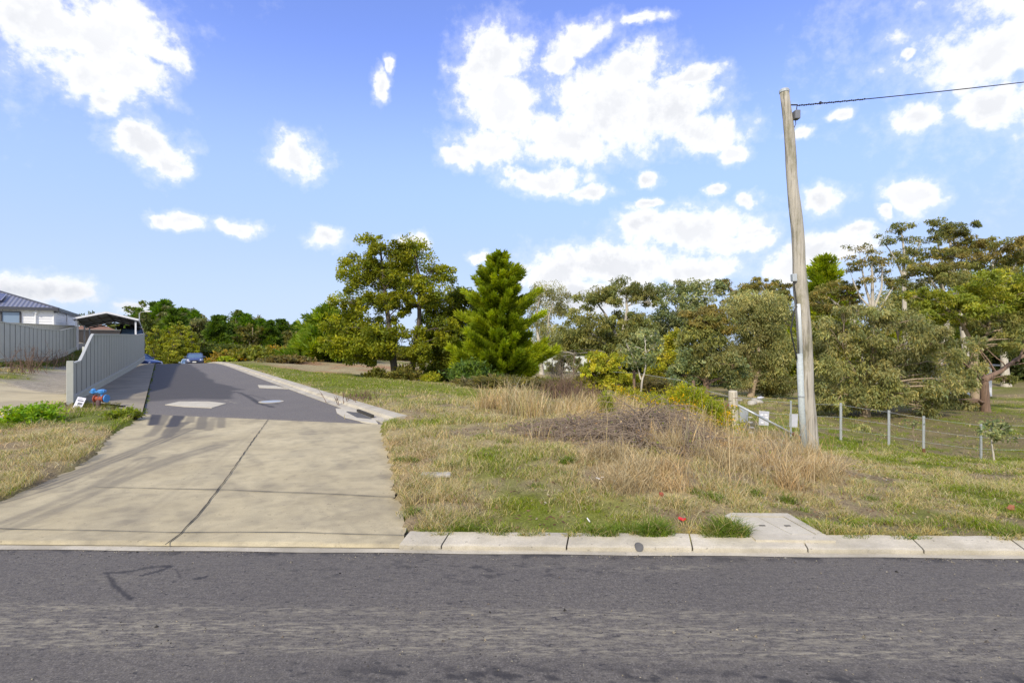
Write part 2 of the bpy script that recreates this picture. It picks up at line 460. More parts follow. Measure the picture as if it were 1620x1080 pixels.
Z_DARKROW = gpoly([(880, 615), (930, 612), (1000, 640), (960, 650), (880, 640)])
def ground_mix(x, y):
    """returns colour, straw amount, bare amount"""
    n1 = fbm(x*.55, y*.55, 11, 4); n2 = fbm(x*1.9, y*1.9, 23, 4); n3 = fbm(x*5, y*5, 31, 3)
    straw = sstep(.44, .60, n1*.6+n2*.4)
    u, v = uv(x, y)
    near = 1-sstep(14, 24, y)
    def zone(poly, soft): 
        d = poly_dist(x, y, poly); ins = in_poly(x, y, poly)
        return np.where(ins, 1.0, 1-sstep(0, soft, d+ (n2-.5)*soft*1.2))
    zs = np.maximum(np.maximum(zone(Z_STRAWMOUND, 1.0), zone(Z_STRAWSTRIP, 1.2)), np.maximum(zone(Z_EDGE, .5), zone(Z_LEFTSTRAW, .25)))
    straw = np.clip(np.maximum(straw*.92+.02, zs), 0, 1)
    # greener: strip by the side road, lawn past the gate
    greenz = sstep(4.2, 5.0, v)*(1-sstep(9, 12, v))*sstep(-1, 3, u)*(1-sstep(24, 34, u))
    straw = straw*(1-.85*greenz*sstep(.25, .45, n2))
    straw = straw*(1-.7*sstep(11, 14, y)*(1-sstep(20, 27, y))*sstep(4, 7, x))
    bare = sstep(.54, .66, fbm(x*1.9+40, y*1.9, 41, 4))*.75
    for z in Z_DIRT: bare = np.maximum(bare, .8*zone(z, .5)*sstep(.42, .6, n3*.6+n2*.5))
    bare = bare*(1-.8*greenz)
    c = GREEN[None]*(1-n2[:, None])+GREEN2[None]*n2[:, None]
    sc = STRAW[None]*n3[:, None]+STRAW2[None]*(1-n3[:, None])
    c = c*(1-straw[:, None])+sc*straw[:, None]
    c = c*(1-bare[:, None])+DIRT[None]*(.7+.6*n3[:, None])*bare[:, None]
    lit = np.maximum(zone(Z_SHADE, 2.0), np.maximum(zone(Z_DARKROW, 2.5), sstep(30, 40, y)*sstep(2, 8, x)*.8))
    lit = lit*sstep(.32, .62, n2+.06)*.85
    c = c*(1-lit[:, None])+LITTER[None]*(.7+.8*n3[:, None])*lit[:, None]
    # dry cut hill beyond the wattle
    hill = np.exp(-(((x+12.5)/7)**2+((y-41)/7.5)**2)); hs = sstep(.25, .5, hill+(n2-.5)*.2)
    c = c*(1-hs[:, None])+(np.array((.36, .30, .165))[None]*(.7+.6*n2[:, None]))*hs[:, None]
    red = hs*sstep(.55, .62, fbm(x*.35+5, y*1.1, 77, 3))*.7
    c = c*(1-red[:, None])+np.array((.36, .19, .10))[None]*red[:, None]
    # gravel drive up the left
    gr = ((v < -1.9) & (u > 0.5)); gp = np.where(gr, sstep(-9.5, -8.6, v+ (n2-.5)*1.2), 0)
    strip = np.exp(-((v+4.4+ (n1-.5)*1.5)/.55)**2)*sstep(3, 6, u)
    gp = gp*(1-np.clip(strip*1.3*sstep(.3, .5, n2+.1), 0, 1))
    c = c*(1-gp[:, None])+GRAVEL[None]*(.75+.5*n3[:, None])*gp[:, None]
    leftgreen = ((x < -5) & (u < 0.6) & (v < .2) & (y > 4)).astype(float)*(1-zone(Z_LEFTSTRAW, .25))
    c = c*(1-.8*leftgreen[:, None])+.8*(np.array((.135, .175, .022))[None]*(.6+.7*n3[:, None]))*leftgreen[:, None]
    straw = np.where(leftgreen > .5, .15*straw, straw)
    return np.clip(c, .01, 1), straw, np.maximum(np.maximum(bare, gp), lit)

def axis(lo, a, b, hi, step, grow=1.13):
    mid = list(np.arange(a, b+1e-6, step)); s = step; l = []; x = a
    while x > lo: s *= grow; x -= s; l.append(x)
    r = []; s = step; x = mid[-1]
    while x < hi: s *= grow; x += s; r.append(x)
    return np.array(l[::-1]+mid+r)
def build_terrain():
    xs = axis(-500, -13, 13, 500, .11, 1.09); ys = axis(-60, 3.7, 17, 600, .11, 1.055)
    X, Y = np.meshgrid(xs, ys); x = X.ravel(); y = Y.ravel()
    c, s, b = ground_mix(x, y)
    z = hgt(x, y)
    nx = len(xs); ny = len(ys); i = np.arange(nx*ny).reshape(ny, nx)
    q = np.stack([i[:-1, :-1], i[:-1, 1:], i[1:, 1:], i[1:, :-1]], -1).reshape(-1, 4)
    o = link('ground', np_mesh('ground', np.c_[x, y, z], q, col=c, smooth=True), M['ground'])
    tag(o, kind='structure')
build_terrain()

# ------------------------------------------------------------------ roads and kerbs
def seg_stroke(x, y, pts, w):
    return np.clip(1-poly_dist(x, y, pts, False)/w, 0, 1)

def grid_sheet(name, xs, ys, zf, keep=None, attrs=None, mat=None):
    X, Y = np.meshgrid(xs, ys); x = X.ravel(); y = Y.ravel()
    i = np.arange(x.size).reshape(len(ys), len(xs))
    q = np.stack([i[:-1, :-1], i[:-1, 1:], i[1:, 1:], i[1:, :-1]], -1).reshape(-1, 4)
    at = attrs(x, y) if attrs else {'stain': np.zeros(x.size), 'dust': np.zeros(x.size)}
    o = link(name, np_mesh(name, np.c_[x, y, zf(x, y)], q, attrs=at, smooth=True), mat)
    return o

def snapped(poly, st, rag=None, straight=None):
    """grid fill of a polygon whose border vertices are pulled onto the outline"""
    x0 = min(p[0] for p in poly)-st; x1 = max(p[0] for p in poly)+st; y0 = min(p[1] for p in poly)-st; y1 = max(p[1] for p in poly)+st
    X, Y = np.meshgrid(np.arange(x0, x1+st, st), np.arange(y0, y1+st, st)); x = X.ravel(); y = Y.ravel()
    def sd(x, y):
        d = poly_dist(x, y, poly); d = np.where(in_poly(x, y, poly), d, -d)
        if rag is not None: d = d-np.where(straight(x, y), 0, rag(x, y))
        return d
    d = sd(x, y); i = np.arange(x.size).reshape(X.shape); k = (d > 0).reshape(X.shape)
    kq = k[:-1, :-1] | k[1:, :-1] | k[:-1, 1:] | k[1:, 1:]
    q = np.stack([i[:-1, :-1], i[:-1, 1:], i[1:, 1:], i[1:, :-1]], -1)[kq]; us = np.unique(q); rm = np.full(x.size, -1); rm[us] = np.arange(len(us)); x = x[us]; y = y[us]
    for _ in range(4):
        d = sd(x, y); e = .004; gx = (sd(x+e, y)-sd(x-e, y))/(2*e); gy = (sd(x, y+e)-sd(x, y-e))/(2*e); m = d < 0; gl = np.maximum(gx*gx+gy*gy, .3)
        x = np.where(m, x-gx/gl*d, x); y = np.where(m, y-gy/gl*d, y)
    return x, y, rm[q]

def front_road():
    # rows follow the kerb line; s = distance in front of the kerb
    xs = np.concatenate([np.arange(-60, -4.2, .6), np.arange(-4.2, 4.6, .02), np.arange(4.6, 61, .6)])
    ss = np.concatenate([np.arange(0, 1.7, .02), np.arange(1.7, 9, .3)])
    X, S = np.meshgrid(xs, ss); x = X.ravel(); s = S.ravel(); y = ykerb(x)-s
    n = fbm(x*1.3, s*6, 3, 4); n2 = fbm(x*9, s*9, 8, 3)
    dust = np.exp(-((s-1.05)/.10)**2)*.7+np.exp(-((s-1.22)/.05)**2)*.6+np.exp(-((s-.85)/.05)**2)*.45+.12
    dust = dust*(.35+1.1*n)*1.5
    for cx, cs, rx, rs, a in [(1.15, .22, .32, .045, .8), (3.3, .42, .22, .04, .7), (-1.45, 1.28, .06, .03, 1.2), (-2.6, .45, .3, .06, .3), (.4, .18, .35, .03, .35)]:
        dust += a*np.exp(-((x-cx)/rx)**2-((s-cs+.12*(x-cx))/rs)**2)
    stain = np.zeros(x.size)
    def px(p): a = flat(*p, 0.0); return (a[0], a[1])
    for pts, w, a in [([(168, 905), (180, 925), (196, 940), (208, 948)], .013, .75), ([(170, 906), (200, 905), (238, 897), (268, 895)], .014, .8),
                      ([(222, 911), (250, 904), (268, 897)], .012, .9), ([(308, 916), (326, 913)], .013, .9), ([(280, 905), (308, 899)], .010, .6), ([(278, 900), (286, 914)], .009, .5)]:
        stain = np.maximum(stain, a*sstep(.08, .30, seg_stroke(x, y, [px(p) for p in pts], w*1.7)*(.6+.8*vnoise(x*16, y*60, 5))-.35*n2))
    stain = np.maximum(stain, np.exp(-((s-.04)/.05)**2)*sstep(.45, .7, n2)*.7)
    stain = np.maximum(stain, sstep(.6, .75, fbm(x*12, s*30, 55, 3))*.5*np.exp(-((x+.3)/1.4)**2-((s-.3)/.2)**2)*1.4)
    stain = np.maximum(stain, sstep(.5, .66, fbm(x*11, s*30, 58, 3))*.8*np.exp(-((s-1.42)/.07)**2)*sstep(-1.5, -.3, x))
    z = -.0+.012*np.sin(np.clip(s, 0, 6)/6*math.pi)
    i = np.arange(x.size).reshape(len(ss), len(xs))
    q = np.stack([i[:-1, :-1], i[1:, :-1], i[1:, 1:], i[:-1, 1:]], -1).reshape(-1, 4)
    o = link('road', np_mesh('road', np.c_[x, y, z], q, attrs={'stain': np.clip(stain, 0, 1), 'dust': np.clip(dust, 0, 1)}, smooth=True), M['asphalt'])
    tag(o, kind='structure')
front_road()

def side_road():
    us = np.concatenate([np.arange(-.36, 30, .09), np.arange(30, 150, 1.0)]); vs = np.linspace(-.02, 3.82, 60)
    U, V = np.meshgrid(us, vs); u0 = U.ravel(); v = V.ravel(); u = u0+ub(np.clip(v, 0, 9))*(1-np.clip(u0/30, 0, 1))
    p = A0[None]+u[:, None]*D[None]+v[:, None]*N_[None]; x, y = p[:, 0], p[:, 1]
    n = fbm(x*.9, y*.9, 4, 4); n2 = fbm(u*.8, v*6, 14, 4)
    # damp dark half with a ragged front
    edge = 2.05-.5*np.exp(-((u-14)/7)**2)*0+np.where(u > 5, np.clip((9-u)*.12, 0, .45), 0)
    damp = (1-sstep(-.08, .10, v-edge+(n-.5)*.35))*sstep(2.7, 3.3, u+(n-.5)*1.2+ .25*v)
    stain = damp*.62
    def px(p): a = flat(*p); return (a[0], a[1])
    for pts, w, a in [([(358, 618), (380, 621), (398, 630), (410, 638), (432, 644)], .12, .8), ([(395, 624), (425, 632), (440, 640)], .10, .35)]:
        stain = np.maximum(stain, a*sstep(.1, .8, seg_stroke(x, y, [px(q) for q in pts], w)*1.3-.5*fbm(x*6, y*6, 9, 3)))
    dust = .10*n2+.9*sstep(.2, .7, seg_stroke(x, y, [px(q) for q in [(352, 631), (364, 635), (376, 638)]], .05)*(.4+fbm(x*8, y*8, 3, 2)))
    i = np.arange(x.size).reshape(len(vs), len(us))
    q = np.stack([i[:-1, :-1], i[:-1, 1:], i[1:, 1:], i[1:, :-1]], -1).reshape(-1, 4)
    o = link('side_road', np_mesh('side_road', np.c_[x, y, zr(u)-.014*(u0 < .02)], q, attrs={'stain': np.clip(stain, 0, 1), 'dust': np.clip(dust, 0, 1)}, smooth=True), M['asphalt_side'])
    tag(o, kind='structure')
side_road()

def driveway():
    # triangulated fill of the slab polygon on a fine grid, border vertices exact
    poly = SLAB
    x, y, q = snapped(poly, .03, lambda x, y: (fbm(x*4, y*4, 66, 3)-.5)*.16, lambda x, y: (np.abs(y-ykerb(x)-.06) < .22) | (poly_dist(x, y, [SLAB[6], SLAB[7], SLAB[8]], False) < .22))
    n = fbm(x*2, y*2, 71, 4); nf = fbm(x*9, y*9, 73, 3)
    def px(p): a = flat(*p); return (a[0], a[1])
    s = np.zeros(len(x))
    # rubber streaks dragged off the asphalt
    for k, (ax, ay, bx, by, a) in enumerate([(250, 655, 243, 671, .95), (284, 656, 272, 674, .95), (262, 657, 252, 672, .5), (305, 658, 298, 668, .4), (322, 659, 318, 678, .5), (350, 660, 348, 676, .42), (338, 661, 330, 680, .35), (292, 668, 262, 692, .55), (252, 672, 236, 690, .4), (276, 672, 262, 688, .5)]):
        w = .22 if k < 2 else .17
        st_ = seg_stroke(x, y, [px((ax, ay)), px((bx, by))], w)
        lines = fbm(x*.7+y*.5+40*k, (x*.8245+y*.566)*13, 91+k, 2)
        s = np.maximum(s, a*sstep(.05, .35, st_*(.5+lines)-.30))
    # turning tyre paths
    for m_, (pts, w, a) in enumerate([([(330, 690), (270, 700), (190, 728), (95, 768), (-10, 800)], .30, .52), ([(345, 705), (285, 722), (200, 752), (90, 800), (0, 835)], .30, .42), ([(300, 678), (240, 703), (150, 738), (60, 770)], .2, .6), ([(320, 668), (262, 690), (200, 712)], .12, .5),
                      ([(560, 790), (600, 825), (625, 850)], .13, .3), ([(500, 790), (540, 825), (565, 850)], .13, .25), ([(230, 725), (150, 775), (30, 830)], .22, .45), ([(420, 668), (330, 740), (200, 830)], .2, .2), ([(520, 672), (500, 740), (470, 830)], .2, .16)]):
        dd = poly_dist(x, y, [px(p) for p in pts], False); ln = vnoise(dd*30, n*3+m_, 200+m_)*.6+vnoise(dd*11+5, n*2, 210+m_)*.6
        s = np.maximum(s, a*sstep(0, .7, 1-dd/w)*sstep(.28, .85, ln)*(.35+.9*n))
    s = np.maximum(s*1.35, .20*sstep(.5, .75, n)+.16*sstep(.5, .7, nf)+.13*sstep(.5, .72, fbm((x*.566-y*.8245)*.9, (x*.8245+y*.566)*5, 97, 4)))
    z = .03+.010*(fbm(x*.5, y*.5, 81, 2)-.5)
    z = np.where(y < ykerb(x)+.075, .013, z)
    o = link('driveway', np_mesh('driveway', np.c_[x, y, z], q, attrs={'stain': np.clip(s, 0, 1)}, smooth=True), M['concrete'])
    tag(o, kind='structure')
    def joint(pts, w):
        Vv = []; Q = []
        pp = []
        for (a, b) in zip(pts, pts[1:]):
            a = Vector(px(a)+(0,)); b = Vector(px(b)+(0,)); m = max(2, int((b-a).length/.12))
            for k in range(m): pp.append(a+(b-a)*k/m)
        pp.append(Vector(px(pts[-1])+(0,)))
        for k, p in enumerate(pp):
            t = (pp[min(k+1, len(pp)-1)]-pp[max(k-1, 0)]).normalized(); nn = Vector((-t.y, t.x, 0))
            wob = nn*.004*math.sin(k*1.7+p.x*9)
            ww = w*random.uniform(.6, 1.2)
            for sg in (-1, 1): v = p+wob+nn*ww*sg/2; Vv.append((v.x, v.y, .0395))
            if k: Q.append((2*k-2, 2*k, 2*k+1, 2*k-1))
        link('expansion_joint', np_mesh('expansion_joint', Vv, Q), M['shadegap'], o)
    joint([(424, 664), (400, 697), (360, 755), (318, 810), (285, 845), (262, 863)], .012)
    joint([(625, 787), (480, 780), (340, 775), (150, 771)], .012)
    joint([(643, 848), (480, 843), (285, 843), (0, 837), (-120, 833)], .009)
driveway()

def verge():
    # concrete apron between the fence and the side road
    def pts_(us, vs):
        U, V = np.meshgrid(us, vs); u0 = U.ravel(); v = V.ravel(); u = u0+ub(np.clip(v, -2, 0))*(1-np.clip(u0/30, 0, 1))
        return u0, u, v, A0[None]+u[:, None]*D[None]+v[:, None]*N_[None], np.arange(u.size).reshape(U.shape)
    def quads(i, kq=None):
        q = np.stack([i[:-1, :-1], i[:-1, 1:], i[1:, 1:], i[1:, :-1]], -1)
        return q[kq] if kq is not None else q.reshape(-1, 4)
    u0, u, v, p, i = pts_(np.arange(-.02, 46, .09), np.linspace(-1.72, -.03, 30))
    n = fbm(p[:, 0]*1.5, p[:, 1]*1.5, 5, 4)
    s = .08+.42*n*sstep(1.2, 2.2, u0-.35*(v+1))
    hq = ((u0 < 1.3) & (u0 > .22) & (v < -.5+.12*np.sin(u0*9))).reshape(i.shape)
    kq = ~(hq[:-1, :-1] | hq[1:, 1:] | hq[1:, :-1] | hq[:-1, 1:])
    o = link('footpath', np_mesh('footpath', np.c_[p, zr(u)+.05], quads(i, kq), attrs={'stain': np.clip(s, 0, .6)}, smooth=True), M['verge'])
    tag(o, kind='structure')
    u0, u, v, p, i = pts_(np.arange(.1, 1.5, .06), np.arange(-1.75, -.35, .06))
    z = .03+.04*(fbm(p[:, 0]*5, p[:, 1]*5, 6, 3)-.5)
    n = fbm(p[:, 0]*4, p[:, 1]*4, 9, 3)[:, None]
    o = link('soil_patch', np_mesh('soil_patch', np.c_[p, z], quads(i), col=DIRT[None]*(1-n)*1.1+GREEN[None]*n, smooth=True), M['ground']); tag(o, kind='structure')
verge()

def apron():
    c = [(x, y) for x, y in APRON]
    x, y, q_ = snapped(c, .1); n = fbm(x*.6, y*2, 12, 4)
    z = np.maximum(.055, hnat(x, y)+.012)
    o = link('forecourt', np_mesh('forecourt', np.c_[x, y, z], q_, attrs={'stain': .25*sstep(.5, .7, n)}, smooth=True), M['concrete'])
    tag(o, kind='structure')
apron()

def kerb():
    root = empty('kerb', (0, 0, 0)); tag(root, kind='structure')
    xs_px = [633, 700, 894, 1087, 1262, 1436, 1588, 1760, 1940, 2120]
    Xs = [(p-810)/F*4.0 for p in xs_px]
    while Xs[-1] < 40: Xs.append(Xs[-1]+.94)
    prof = [(.055, -.05), (.055, .034), (.075, .042), (.20, .062), (.262, .066), (.275, .06), (.275, -.05)]
    for k, (a, b) in enumerate(zip(Xs, Xs[1:])):
        a2, b2 = a+.006, b-.006; n = 14; V = []; Q = []
        for j in range(n+1):
            x = a2+(b2-a2)*j/n; y = float(ykerb(x)); w = .5+.5*math.sin(x*7+k)
            r = random.uniform(-.0025, .0025)
            for m, (q_, z) in enumerate(prof):
                V.append((x+.22*(q_-.05), y+q_+ (r if m in (1, 2) else 0), z+(r if 1 <= m <= 4 else 0)))
        mm = len(prof)
        for j in range(n):
            for m in range(mm-1): Q.append((j*mm+m, (j+1)*mm+m, (j+1)*mm+m+1, j*mm+m+1))
        tr = [(0, m, m+1) for m in range(1, mm-1)]+[(n*mm, n*mm+m+1, n*mm+m) for m in range(1, mm-1)]
        V = np.array(V); st = .55*sstep(.5, .75, fbm(V[:, 0]*4, V[:, 1]*9, 33, 3))*.4+np.where((V[:, 2] < .03), .5, 0)
        link('kerb_block', np_mesh('kerb_block', V, Q, tr, attrs={'stain': st}), M['kerbcon'], root)
    # pale gutter strip along the whole asphalt edge
    x = np.arange(-60, 40, .1); V = []; Q = []
    for j, xx in enumerate(x):
        y = float(ykerb(xx)); V += [(xx, y-.012+.006*math.sin(xx*5), .004), (xx, y+.075, .007)]
        if j: Q.append((2*j-2, 2*j, 2*j+1, 2*j-1))
    o = link('gutter', np_mesh('gutter', V, Q, attrs={'stain': .35*vnoise(np.repeat(x, 2)*3, np.zeros(2*len(x)), 5)}), M['kerbcon']); tag(o, kind='structure')
    # kerb along the right of the side road with a flared end
    cl = [(u, 3.84, float(zr(u))) for u in np.arange(44, 1.4, -.8)]
    pts = [UV(u, v) for u, v, z in cl]; zs = [z for _, _, z in cl]
    e = flat(588, 661); pts.append(Vector((e[0], e[1], 0))); zs.append(.03); e = flat(610, 668); pts.append(Vector((e[0], e[1], 0))); zs.append(.03)
    V = []; Q = []; prof = [(0, -.06), (0, .012), (.22, .02), (.26, .075), (.40, .095), (.52, .095), (.54, -.06)]; mm = len(prof)
    for k, p in enumerate(pts):
        t = (pts[min(k+1, len(pts)-1)]-pts[max(k-1, 0)]).normalized(); nn = Vector((-t.y, t.x, 0))
        for (q_, z) in prof: v = p+nn*(q_-.06); V.append((v.x, v.y, zs[k]+z))
        if k:
            for m in range(mm-1): Q.append(((k-1)*mm+m, k*mm+m, k*mm+m+1, (k-1)*mm+m+1))
    nl = (len(pts)-1)*mm
    V = np.array(V); st = .25*fbm(V[:, 0]*2, V[:, 1]*2, 44, 3)
    o = link('side_kerb', np_mesh('side_kerb', V, Q, [(nl, nl+m+1, nl+m) for m in range(1, mm-1)], attrs={'stain': st}), M['kerbcon']); tag(o, kind='structure')
kerb()

# pads and covers in the side road
def pad(name, label, cat, pxs, mat, z0=.036, th=.006):
    pts = [Vector(flat(*p, z0)+(z0-.02,)) for p in pxs]
    o = MB().prism(pts, th+.02).build(name, mat); tag(o, label, cat); return o
pad('concrete_pad', 'pale six-sided concrete patch let into the asphalt above the tyre streaks', 'concrete patch', [(261, 640), (284, 635), (330, 635), (358, 638), (335, 645), (290, 643)], M['pad'])
pad('concrete_pad', 'thin pale concrete patch in the asphalt touching the side kerb', 'concrete patch', [(408, 609), (436, 610), (456, 615), (410, 613)], M['pad'])
o = empty('manhole_cover', flat(429, 635.5)+(.034,)); tag(o, 'small round pale manhole cover set in the side road asphalt', 'manhole cover')
MB().lathe([(.30, 0), (.30, .006), (.27, .008), (.0001, .008)], n=24).build('rim', M['pad'], o)
MB().lathe([(.24, .004), (.24, .011), (.0001, .012)], n=20).build('lid', M['galv'], o)

def inlet():
    p = flat(572, 657); r = empty('storm_drain', (p[0], p[1], 0)); tag(r, 'concrete storm drain with iron grate at the flared end of the side kerb', 'storm drain')
    loc = Vector((p[0], p[1], 0))
    pts = [Vector(flat(*q, .036)+(.016,))-loc for q in [(531, 646), (545, 646), (570, 652), (590, 659), (598, 670), (575, 667), (545, 660), (533, 653)]]
    MB().prism(pts, .024).build('apron', M['pad'], r)
    m = MB()
    a, b, c, d = [Vector(flat(*q, .045)+(.044,))-loc for q in [(549, 651), (566, 653), (587, 662), (566, 660)]]
    for k in range(9):
        t = k/8; m.bar(a.lerp(d, t), b.lerp(c, t), .03, .012)
    m.bar(a, d, .03, .014); m.bar(b, c, .03, .014)
    m.build('grate', M['iron'], r)
    e = [Vector(flat(*q, .06)+(.07,))-loc for q in [(566, 650), (590, 659.5)]]
    MB().bar(e[0], e[1], .05, .07).build('lintel_opening', M['shadegap'], r)  # solid dark bar, the shade inside the opening put into its colour
inlet()

def pit():
    r = empty('pit_cover', tuple(flat(1232, 832, .066))+(.06,)); tag(r, 'large concrete utility pit cover with two lids behind the kerb', 'pit cover'); L = r.location.copy()
    def q(px, py, z): return Vector(flat(px, py, .066)+(z,))-L
    o = [(1139, 811), (1246, 812), (1322, 855), (1196, 854)]; i = [(1154, 816), (1240, 817), (1293, 846), (1216, 846)]
    for k in range(4):
        k2 = (k+1) % 4; m = MB().prism([q(*o[k], .03), q(*o[k2], .03), q(*i[k2], .03), q(*i[k], .03)], .04); m.build('frame_edge', M['kerbcon'], r)
    def lerp(a, b, t): return (a[0]+(b[0]-a[0])*t, a[1]+(b[1]-a[1])*t)
    for t0, t1 in ((.02, .49), (.51, .98)):
        a = lerp(i[0], i[1], t0); b = lerp(i[0], i[1], t1); c = lerp(i[3], i[2], t1); d = lerp(i[3], i[2], t0)
        a2, b2, c2, d2 = lerp(a, d, .04), lerp(b, c, .04), lerp(b, c, .96), lerp(a, d, .96)
        lid = MB().prism([q(*a2, .03), q(*b2, .03), q(*c2, .03), q(*d2, .03)], .036).build('lid', M['pad'], r)
        cc = lerp(lerp(a, b, .5), lerp(c, d, .5), .5); v = q(*cc, .067)
        MB().box(v, (.05, .018, .004)).build('lifting_slot', M['shadegap'], lid)
    MB().prism([q(*p, .02) for p in i], .014).build('seal', M['shadegap'], r)
pit()

# ------------------------------------------------------------------ foliage machinery
def jit(c, n, br=.25, hue=.12, rg=RNG):
    c = np.asarray(c); b = rg.uniform(1-br, 1+br, (n, 1)); h = rg.normal(0, hue, (n, 1))
    out = c*b; out = out*np.concatenate([1+h, 1+h*.25, 1-h*.6], 1); return np.clip(out, .003, 1)

def leaves_mesh(C, Dv, L, W, col, rg):
    """diamond leaves: centres, long axes, lengths, widths"""
    n = len(C); Dv = Dv/np.linalg.norm(Dv, axis=1, keepdims=True)
    r = rg.normal(size=(n, 3)); s = np.cross(Dv, r); s /= np.linalg.norm(s, axis=1, keepdims=True)+1e-9
    L = np.asarray(L).reshape(-1, 1); W = np.asarray(W).reshape(-1, 1)
    V = np.stack([C-Dv*L*.5, C+s*W*.5-Dv*L*.05, C+Dv*L*.5, C-s*W*.5-Dv*L*.05], 1).reshape(-1, 3)
    Q = np.arange(n*4).reshape(n, 4)
    return V, Q, np.repeat(col, 4, 0)

class Tubes:
    def __init__(s): s.V = []; s.Q = []; s.n = 0
    def add(s, pts, rad, k=6):
        pts = np.asarray(pts, float); m = len(pts); rad = np.asarray(rad, float)
        t = np.gradient(pts, axis=0); t /= np.linalg.norm(t, axis=1, keepdims=True)+1e-9
        a = np.where(np.abs(t[:, 2:3]) < .9, np.array([[0, 0, 1.]]), np.array([[1., 0, 0]]))
        u = np.cross(t, a); u /= np.linalg.norm(u, axis=1, keepdims=True)+1e-9; w = np.cross(t, u)
        an = np.arange(k)*2*math.pi/k
        ring = pts[:, None]+rad[:, None, None]*(u[:, None]*np.cos(an)[None, :, None]+w[:, None]*np.sin(an)[None, :, None])
        i = np.arange(m*k).reshape(m, k)+s.n; j = np.roll(i, -1, 1)
        s.Q.append(np.stack([i[:-1], j[:-1], j[1:], i[1:]], -1).reshape(-1, 4)); s.V.append(ring.reshape(-1, 3)); s.n += m*k
    def mesh(s, name): return np_mesh(name, np.concatenate(s.V), np.concatenate(s.Q), smooth=True)

def curve(a, b, sag=0.0, wob=.06, n=6, rg=RNG, up=.25):
    a = np.asarray(a, float); b = np.asarray(b, float); L = np.linalg.norm(b-a)
    c = a+(b-a)*.5+np.array([0, 0, up*L])+rg.normal(0, wob*L, 3)
    t = np.linspace(0, 1, n)[:, None]
    p = (1-t)**2*a+2*t*(1-t)*c+t*t*b
    p[1:-1] += rg.normal(0, .012*L, (n-2, 3)); return p

STY = {  # colours, leaf length, width, droop, outward, clump radius factor, leaves per m3-ish
    'wattle': dict(c=[(.122, .130, .018), (.088, .102, .016), (.152, .156, .02)], L=.19, W=.085, droop=-.15, den=1.0, flat=.75),
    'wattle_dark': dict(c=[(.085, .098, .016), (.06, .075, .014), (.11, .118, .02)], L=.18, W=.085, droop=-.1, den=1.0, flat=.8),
    'gum': dict(c=[(.118, .122, .04), (.092, .10, .034), (.15, .144, .05)], L=.24, W=.06, droop=.9, den=1.0, flat=.6),
    'gum_grey': dict(c=[(.15, .15, .06), (.118, .122, .048), (.19, .18, .08)], L=.20, W=.05, droop=1.0, den=1.0, flat=.85),
    'gum_blue': dict(c=[(.135, .15, .066), (.105, .125, .056), (.165, .172, .08)], L=.17, W=.075, droop=.4, den=1.0, flat=.8),
    'gum_rust': dict(c=[(.122, .108, .034), (.095, .096, .03), (.145, .12, .042)], L=.24, W=.065, droop=.7, den=1.0, flat=.5),
    'gum_yellow': dict(c=[(.145, .155, .028), (.11, .125, .025), (.18, .18, .035)], L=.22, W=.07, droop=.6, den=1.0, flat=.6),
    'bush_yellow': dict(c=[(.22, .22, .035), (.15, .16, .028), (.27, .25, .05)], L=.15, W=.06, droop=-.3, den=1.0, flat=.8),
    'far_green': dict(c=[(.075, .09, .022), (.055, .07, .018)], L=.24, W=.1, droop=.3, den=1.0, flat=.7),
    'far_grey': dict(c=[(.095, .10, .04), (.075, .08, .03)], L=.24, W=.09, droop=.6, den=1.0, flat=.7),
    'far_olive': dict(c=[(.09, .085, .022), (.065, .065, .018)], L=.24, W=.1, droop=.3, den=1.0, flat=.7),
    'far_dark': dict(c=[(.05, .06, .016), (.065, .075, .02)], L=.24, W=.1, droop=.3, den=1.0, flat=.7),
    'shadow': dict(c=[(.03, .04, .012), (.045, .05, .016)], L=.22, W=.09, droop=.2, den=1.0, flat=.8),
}
COVER = 1.85; NL = [0]
